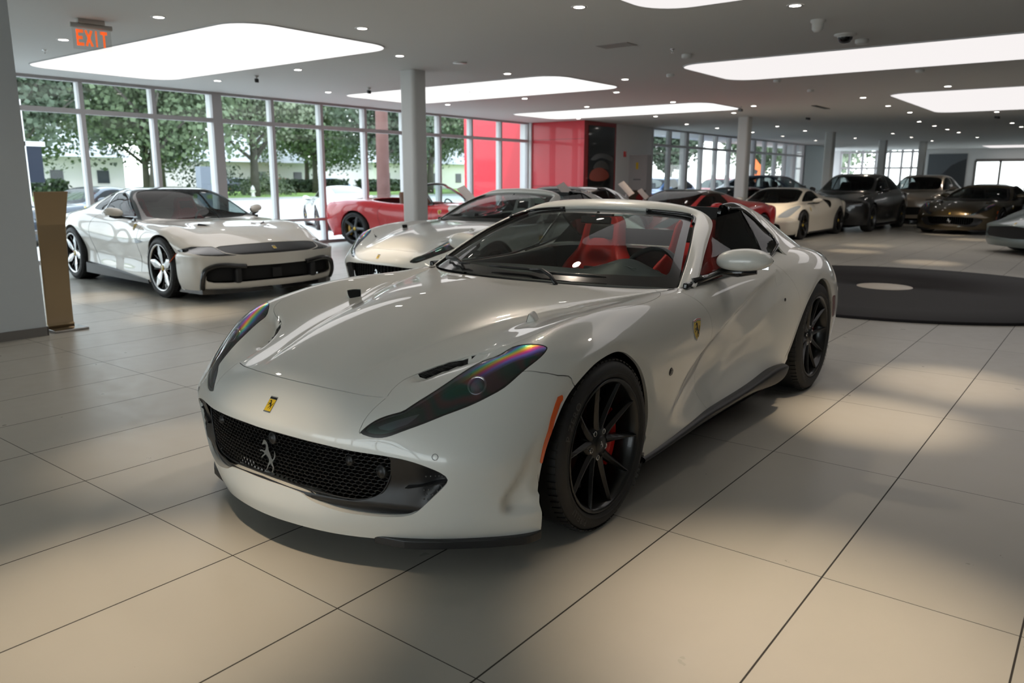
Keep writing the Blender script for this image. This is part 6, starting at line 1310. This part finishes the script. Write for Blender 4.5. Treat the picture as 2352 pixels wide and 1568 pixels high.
def tree(x, y, h, r, kind, label, seed, trunk_r=.22, lean=0):
    rnd = random.Random(seed); o = thing('oak_tree', label, 'tree', (x, y, -.05), 0, 'trees across the road')
    b = MB(); b.tube([(0, 0, 0), (.05, lean * .3, h * .2), (.1, lean * .7, h * .38), (.0, lean, h * .55)], [trunk_r * 1.3, trunk_r, trunk_r * .85, trunk_r * .6], 8)
    for i in range(7):
        a = rnd.uniform(0, 2 * PI); z0 = h * rnd.uniform(.22, .42); L = r * rnd.uniform(.5, .95)
        b.tube([(0.05, lean * z0 / h, z0), (L * .4 * math.cos(a), L * .4 * math.sin(a), z0 + L * .35), (L * math.cos(a), L * math.sin(a), z0 + L * rnd.uniform(.6, .9))], [trunk_r * .55, trunk_r * .35, trunk_r * .1], 6)
    b.build('trunk', bark, o)
    vs = []; fs = []; mi = []
    blobs = []
    for i in range(26):
        a = rnd.uniform(0, 2 * PI); q = r * rnd.uniform(.15, .85); blobs.append((q * math.cos(a), q * math.sin(a) + lean, h * rnd.uniform(.36, .95), r * rnd.uniform(.34, .52)))
    for (cx, cy, cz, cr) in blobs:
        K = 420; rs_ = np.random.RandomState(seed * 100 + len(vs)); U = rs_.normal(size=(K, 3)) * [1, 1, .8]; U /= np.linalg.norm(U, axis=1, keepdims=True)
        Pp = np.array([cx, cy, cz]) + U * cr * rs_.uniform(.35, 1.08, (K, 1)); T_ = rs_.normal(size=(K, 3)); T_ /= np.linalg.norm(T_, axis=1, keepdims=True); W2 = np.cross(T_, U); W2 /= np.linalg.norm(W2, axis=1, keepdims=True) + 1e-9
        S_ = rs_.uniform(.09, .21, (K, 1)); W2 *= S_; T_ *= S_; vs.append(np.stack([Pp - W2, Pp - T_ * .9, Pp + W2, Pp + T_], 1).reshape(-1, 3))
    vs = np.concatenate(vs); nq = len(vs) // 4; me = bpy.data.meshes.new('crown'); me.vertices.add(len(vs)); me.vertices.foreach_set('co', vs.ravel()); me.loops.add(nq * 4); me.loops.foreach_set('vertex_index', np.arange(nq * 4)); me.polygons.add(nq); me.polygons.foreach_set('loop_start', np.arange(nq) * 4); me.polygons.foreach_set('loop_total', np.full(nq, 4)); me.update(calc_edges=True); link('crown', me, leaf[kind], o)
    return o
TR = [(-40, 14.5, 9.5, 4.6, 0, 'big dark leafy tree seen through the second window bay', 1, .30, .0), (-38.5, 20.5, 10, 4.8, 1, 'spreading tree with forked grey boughs behind the third bay', 2, .34, .5), (-41, 28, 10, 4.6, 2, 'pale leafy tree over the fire hydrant', 3, .30, 0),
      (-37.5, 35.2, 11, 4.8, 0, 'dark tree with a leaning twin trunk right of the hydrant', 4, .36, -.8), (-41, 43, 11, 5.0, 1, 'bright green tree behind the white parked coupe', 5, .30, .3), (-43, 52, 11, 5.2, 0, 'dense tree left of the reddish pole', 6, .32, 0), (-46, 66, 11, 5.5, 1, 'broad tree right of the nearest column', 7, .3, 0),
      (-50, 10, 5.6, 3.6, 2, 'pale palm-like tree at far left behind the pole', 8, .22, .6), (-55, 20, 9, 5.2, 1, 'second row tree left of the forked tree', 9, .25, 0), (-57, 31, 9, 5.5, 2, 'pale second row tree between two trunks', 10, .25, 0), (-58, 45, 9, 5.5, 1, 'second row tree above the white houses', 11, .25, 0), (-60, 60, 10, 6, 0, 'far tree behind the power line', 12, .25, 0),
      (-62, 80, 11, 6.5, 1, 'far tree past the white garden walls', 13, .3, 0), (-31, 62, 8, 3.0, 0, 'tree outside the right-hand glass front', 14, .25, 0), (-36, 95, 9, 4.0, 1, 'tree near the orange road sign', 15, .25, 0), (-70, 33, 12, 7.5, 1, 'broad back row tree behind the hydrant', 18, .25, 0), (-72, 52, 12, 8, 0, 'broad back row tree behind the white coupe', 19, .25, 0), (-70, 16, 7.0, 6, 0, 'broad back row tree at far left', 20, .25, 0), (-66, 70, 12, 8, 1, 'broad back row tree behind the nearest column', 21, .25, 0), (-46, 24, 9, 4.6, 0, 'middle row tree left of the hydrant', 22, .25, 0), (-48, 38, 9.5, 4.8, 1, 'middle row tree right of the hydrant', 23, .25, 0), (-28, 92, 9, 3.5, 2, 'far tree beyond the far left windows', 16, .2, 0), (-20, 70, 8, 4.5, 1, 'green tree outside the far end windows', 17, .22, 0)]
for t in TR: k_ = 1.32 if t[0] < -36 else 1.0; tree(t[0] * k_, t[1] * k_, t[2] * (1.2 if k_ > 1 else 1), t[3] * (1.12 if k_ > 1 else 1), *t[4:])
def shrub(x, y, r, h, kind, label, seed):
    rnd = random.Random(seed); vs = []; fs = []
    for k in range(900):
        u = Vector((rnd.gauss(0, 1), rnd.gauss(0, 1), abs(rnd.gauss(0, 1)))).normalized(); p = Vector((u.x * r, u.y * r, u.z * h)) * rnd.uniform(.7, 1.05)
        s_ = rnd.uniform(.06, .13); t = Vector((rnd.gauss(0, 1), rnd.gauss(0, 1), rnd.gauss(0, 1))).normalized(); w = t.cross(u).normalized() * s_; t = t * s_
        n0 = len(vs); vs += [tuple(p - w), tuple(p - t), tuple(p + w), tuple(p + t)]; fs.append((n0, n0 + 1, n0 + 2, n0 + 3))
    me = bpy.data.meshes.new('shrub'); me.from_pydata(vs, [], fs); link('shrub', me, leaf[kind], None, label=label, cat='shrub', loc=(x, y, 0), group='shrubs on the lawn')
shrub(-60.5, 37.3, 3.0, 3.2, 0, 'large dark bush left of the fire hydrant', 31); shrub(-58.5, 41.0, 2.4, 2.0, 2, 'yellowish bush just behind the fire hydrant', 32)
for i, (y0, y1, lab) in enumerate(((44.0, 56.0, 'low clipped hedge right of the hydrant'), (58.0, 68, 'low clipped hedge behind the white parked coupe'), (14, 28, 'low clipped hedge at the left behind the cream coupe'))):
    b = MB(); rnd = random.Random(50 + i); vs = []; fs = []
    for k in range(2600):
        p = Vector((-66 + rnd.uniform(-.8, .8), rnd.uniform(y0, y1), rnd.uniform(0, 1.3))); s_ = rnd.uniform(.12, .24); u = Vector((rnd.gauss(0, 1), rnd.gauss(0, 1), rnd.gauss(0, 1))).normalized(); t = u.orthogonal().normalized(); w = u.cross(t) * s_; t = t * s_
        n0 = len(vs); vs += [tuple(p - w), tuple(p - t), tuple(p + w), tuple(p + t)]; fs.append((n0, n0 + 1, n0 + 2, n0 + 3))
    me = bpy.data.meshes.new('hedge'); me.from_pydata(vs, [], fs); link('hedge', me, leaf[0], None, label=lab, cat='hedge', group='hedges')
# houses
def house(x, y, w, d, h, rh, label, col=(.75, .73, .70), roof=(.55, .56, .58), nwin=3):
    x, y, w, d, h, rh = x * 1.35, y * 1.35, w * 1.2, d * 1.2, h * 1.1, rh * 1.2; o = thing('house', label, 'house', (x, y, 0)); hm = mat('stucco_%d' % int(w * 10), col, rough=.8); rm = mat('roof_%d' % int(w * 10), roof, rough=.6)
    b = MB(); b.box(-d / 2, d / 2, -w / 2, w / 2, -.1, h); b.build('wall', hm, o)
    b = MB(); e = .7; b.add([(-d / 2 - e, -w / 2 - e, h), (d / 2 + e, -w / 2 - e, h), (d / 2 + e, w / 2 + e, h), (-d / 2 - e, w / 2 + e, h), (0, -w / 4, h + rh), (0, w / 4, h + rh)], [(0, 1, 4), (1, 2, 5, 4), (2, 3, 5), (3, 0, 4, 5), (0, 3, 2, 1)]); b.build('roof', rm, o)
    for i in range(nwin):
        yy = -w / 2 + w * (i + .5) / nwin; b = MB(); b.box(d / 2, d / 2 + .06, yy - .6, yy + .6, .9, min(2.2, h - .3)); b.build('window', mat('house_glass', (.05, .06, .07), rough=.1), o)
house(-66, 24, 15, 9, 3.2, 3.2, 'white house with a hipped pale roof between the trees', nwin=4)
house(-64, 42, 13, 8, 3.0, 2.8, 'white bungalow with dark garage behind the twin trunk', nwin=3)
house(-62, 60, 16, 9, 3.2, 3.6, 'pale house with peaked roofs beyond the reddish pole', nwin=4)
house(-70, 8, 13, 9, 3.0, 1.0, 'long white building at far left', nwin=3)
house(-68, 82, 19, 9, 3.4, 3.8, 'pale villa right of the nearest column', nwin=5)
# hydrant, poles, wires, signs
hy = thing('fire_hydrant', 'white fire hydrant standing on the lawn', 'hydrant', (-52.9, 35.9, .03))
b = MB(); b.lathe([(0, 0), (.20, 0), (.20, .06), (.13, .07), (.13, .50), (.18, .52), (.18, .56), (.15, .60), (.13, .72), (.07, .80), (.04, .86), (0, .87)], 16); b.build('hydrant_body', mat('hydrant_white', (.80, .79, .74), rough=.4), hy)
b = MB(); b.tube([(0, -.22, .40), (0, .22, .40)], .06, 10); b.build('hydrant_outlet', mat('hydrant_white'), hy)
pole = thing('utility_pole', 'thick reddish brown wooden pole right of the windows centre', 'pole', (-21.3, 19.9, -.08)); b = MB(); b.tube([(0, 0, 0), (0, .02, 4), (-.05, .0, 11)], [.24, .22, .18], 14); b.build('pole_shaft', noisy('pole_wood', (.12, .055, .045), (.20, .11, .10), 4), pole)
p2 = thing('flag_pole', 'white round pole outside the first window bay', 'pole', (-19.5, 7.3, -.08)); b = MB(); b.tube([(0, 0, 0), (0, 0, 3.1), (0, .0, 6)], [.13, .13, .10], 12); b.build('pole_shaft', mat('pole_white', (.8, .8, .8), rough=.5), p2)
p3 = thing('street_sign', 'square dark blue board on a white frame at far left', 'sign', (-24.5, 8.9, -.08)); b = MB(); b.box(-.03, .03, -1.4, .9, 1.35, 2.35); b.build('sign_board', mat('board_navy', (.006, .012, .028), rough=.6), p3)
b = MB(); b.box(-.05, .05, -1.5, 1.0, 2.35, 2.48); b.box(-.05, .05, .4, .5, 0, 3.6); b.build('sign_frame', mat('pole_white'), p3)
p5 = thing('parking_sign', 'grey pillar sign with a green emblem outside the third bay', 'sign', (-19.2, 11.75, -.08)); b = MB(); b.box(-.12, .12, -.33, .33, 0, 1.78); b.build('sign_body', mat('pillar_grey', (.20, .23, .27), rough=.4), p5)
b = MB(); b.prism([(y * .11, 1.35 + z * .17) for y, z in SHIELD], .122, .128, axis=0); b.build('sign_emblem', mat('emblem_green', (.28, .38, .12)), p5)
b = MB(); b.box(.121, .126, -.2, .2, .95, 1.05); b.build('sign_lettering', mat('emblem_green'), p5)
p4 = thing('road_sign', 'orange diamond road works sign beyond the right-hand windows', 'sign', (-22.0, 58, -.08), R_(-35)); b = MB(); b.obox((0, 0, 2.1), (0, .45, .45), (0, -.45, .45), (.03, 0, 0)); b.build('sign_plate', mat('works_orange', (.85, .16, .03), rough=.5), p4)
b = MB(); b.obox((.035, .05, 2.05), (0, .15, -.05), (0, .05, .15), (.005, 0, 0)); b.build('sign_symbol', M_['badgek'], p4)
b = MB(); b.tube([(0, 0, 0), (0, 0, 1.4)], .04, 6); b.build('sign_post', mat('pole_white'), p4)
wr = mat('cable_grey', (.25, .25, .26), rough=.6)
for i, (z, x) in enumerate(((8.2, -30), (7.6, -30), (6.3, -30), (5.4, -30.5))):
    b = MB(); b.tube([(x, y, z - .5 * math.sin(PI * ((y + 40) % 60) / 60)) for y in np.linspace(-20, 100, 50)], .03, 5); b.build('power_cable', wr, None, label='thin power cable across the trees, %s' % ('topmost', 'second from top', 'third from top', 'lowest')[i], cat='cable', group='power cables')
# cars outside
sp = dict(MID); sp['paint'] = P_['pure_white_paint']; sp['wheel'] = ('multi', 'rimb', 'red'); sp['wb'] = 2.45
sp['top'] = [(.85, .62), (.5, .78), (0, .90), (-.35, .96), (-.9, 1.22), (-1.2, 1.28), (-1.6, 1.27), (-2.2, 1.13), (-2.8, .95), (-3.3, .80)]; sp['edge'] = [(.85, .42, .60), (0, .52, .86), (-.35, .62, .93), (-.9, .58, 1.17), (-1.6, .54, 1.22), (-2.2, .5, 1.08), (-3.3, .5, .78)]
sp['pieces'] = [p for p in MID['pieces'] if p[0] in ('windscreen',)] + [('side_window', 'side', [(-.62, .93), (-.95, 1.12), (-1.3, 1.19), (-1.7, 1.17), (-2.15, 1.02), (-1.9, .93)], KG, (0, 4, 5), .45, -.004, True), ('rear_screen', 'top', [(-1.75, 0), (-1.77, .42), (-2.45, .40), (-2.5, 0), (-2.45, -.4), (-1.77, -.42)], BK, (1, 2, 4, 5), .9, -.003, False)]
simple_car('sports_car', 'white sports coupe parked outside the glass beside the lawn', (-20.3, 16.8, -.08), R_(150), sp)
sp = dict(SUV); sp['paint'] = P_['navy_paint']; sp = dict(COUPE); sp['paint'] = P_['navy_paint']; sp['k'] = 4; sp['wd'] = 1; simple_car('sports_car', 'dark blue car outside at far left behind the bronze stand', (-19.6, 7.4, -.08), R_(-75), sp)
sp = dict(SUV); sp['paint'] = P_['jeep_blue_paint']; simple_car('crossover_car', 'bright blue car outside the right-hand windows', (-15.2, 27.5, -.08), R_(-95), sp)
sp = dict(SUV); sp['paint'] = P_['rosso_red_paint']; simple_car('crossover_car', 'red car outside, right of the blue one', (-15.5, 34.5, -.08), R_(-95), sp)
for i, (x, y, c, lab) in enumerate(((-77, 52, 'navy_paint', 'dark car far across the road by the hedge'), (-76, 64, 'jeep_blue_paint', 'blue car far across the road behind the tree'), (-76, 78, 'silver_paint', 'silver car far across the road near the pole'), (-77, 58, 'rosso_red_paint', 'small red car far across the road'))):
    sp = dict(SUV); sp['paint'] = P_[c]; sp['k'] = 2; sp['inside'] = False; sp['wd'] = 0; sp['badge'] = None; sp['mirror'] = None; sp['lines'] = (); sp['pieces'] = SUV['pieces'][:3]; simple_car('crossover_car', lab, (x, y, -.08), R_(90), sp)
hero = build_gt('sports_car', 'white open two-seater with red seats and black wheels, the large one in front', 'car', (-2.468, 2.558, 0), R_(-89.51))
GRP = 'cars parked in the showroom'
build_gt('sports_car', 'pearl white open two-seater with pale grey seats, nose just behind the front car', 'car', (-6.40, 6.765, 0), -1.601, P='white', seats='gleather', wheels=('split', 'rimb', 'yellow'), det=1)
M_['olive'] = P_['olive_gold_paint']; M_['blackp'] = P_['black_paint']
build_gt('sports_car', 'dark olive gold sports car facing the camera with yellow nose badge, beyond the round platform', 'car', (-3.39, 24.16, 0), -1.76, P='olive', seats='bleather', wheels=('split', 'rimb', 'red'), det=1, roof=True)
build_gt('sports_car', 'black fastback car showing only its roof behind the tilted price boards', 'car', (-7.9, 9.9, 0), -1.60, P='blackp', seats='bleather', wheels=('split', 'rimb', 'red'), det=1, roof=True)
build_coupe('sports_car', 'creamy white coupe with black roof and black nose band beside the glass front', (-8.83, 5.70, 0), -.07)
sp = dict(SPIDER)
r, G, S = simple_car('sports_car', 'bright red open car with tan seats and five-spoke wheels, parked by the windows', (-10.49, 12.66, 0), .2, sp)
open_screen(r, [(-.52, 0, .925), (-.56, .35, .92), (-.66, .62, .90), (-.80, .76, .885)], [(-1.18, 0, 1.29), (-1.20, .25, 1.28), (-1.23, .45, 1.255), (-1.27, .56, 1.225)], P_['black_paint'])
sp = dict(MID); sp['paint'] = P_['rosso_red_paint']; sp['roofmat'] = BK; sp['roof_z'] = lambda V: 1.09 + 0 * V[:, 0]; sp['roof_x'] = (-.60, -1.75); sp['seatmat'] = M_['bleather']
simple_car('sports_car', 'red mid-engined coupe with black roof directly behind the screen of the front car', (-7.17, 13.64, 0), -1.70, sp)
sp = dict(MID); sp['seatmat'] = M_['bleather']
simple_car('sports_car', 'ivory mid-engined spider with a black side intake, left of the black crossover', (-6.89, 19.04, 0), -1.594, sp)
sp = dict(SUV); simple_car('crossover_car', 'gloss black four-door crossover, nearest of the tall cars', (-6.37, 23.2, 0), -1.607, sp)
sp = dict(SUV); sp['paint'] = P_['stone_paint']; simple_car('crossover_car', 'stone beige four-door crossover half hidden behind the black one', (-5.55, 28.6, 0), -1.62, sp)
sp = dict(SUV); sp['paint'] = P_['dark_blue_paint']; simple_car('crossover_car', 'dark blue four-door crossover side-on before the far windows', (-9.1, 30.2, 0), -.12, sp)
sp = dict(MID); sp['paint'] = P_['dark_cherry_paint']; simple_car('sports_car', 'dark cherry red sports car, only its low rear seen left of the second column', (-9.3, 21.0, 0), -1.9, sp)
sp = dict(MID); sp['paint'] = P_['black_paint']; simple_car('sports_car', 'black low car cut by the right edge of the picture', (-1.25, 25.2, 0), -1.75, sp)
sp = dict(COUPE); sp['paint'] = P_['silver_paint']; sp['k'] = 4; sp['wd'] = 1; sp['wheel'] = ('five', 'rimg', 'yellow'); sp['seatmat'] = M_['bleather']
simple_car('sports_car', 'dark grey coupe farthest back, only its roof above the olive car', (-4.0, 31.5, 0), -1.65, sp)
sp = dict(COUPE); sp['paint'] = P_['grey_green_paint']; sp['k'] = 5; sp['wd'] = 1; sp['wheel'] = ('multi', 'rimb', 'yellow'); sp['seatmat'] = M_['bleather']
sp['pieces'] = [p for p in COUPE['pieces'] if p[0] not in ('nose_band', 'roof_panel', 'intake', 'headlight')] + [('grille', 'front', [(-.3, .30), (0, .30), (.70, .32), (.80, .38), (.72, .50), (0, .54), (-.3, .54)], M_['matte'], 'all', .3, -.01, False), ('headlight', 'front', [(.60, .60), (.90, .60), (.90, .625), (.62, .64)], M_['led'], 'all', .12, -.004, True)]
simple_car('sports_car', 'grey green coupe with its nose poking in at the right edge past the platform', (-.95, 18.35, 0), -2.35, sp)
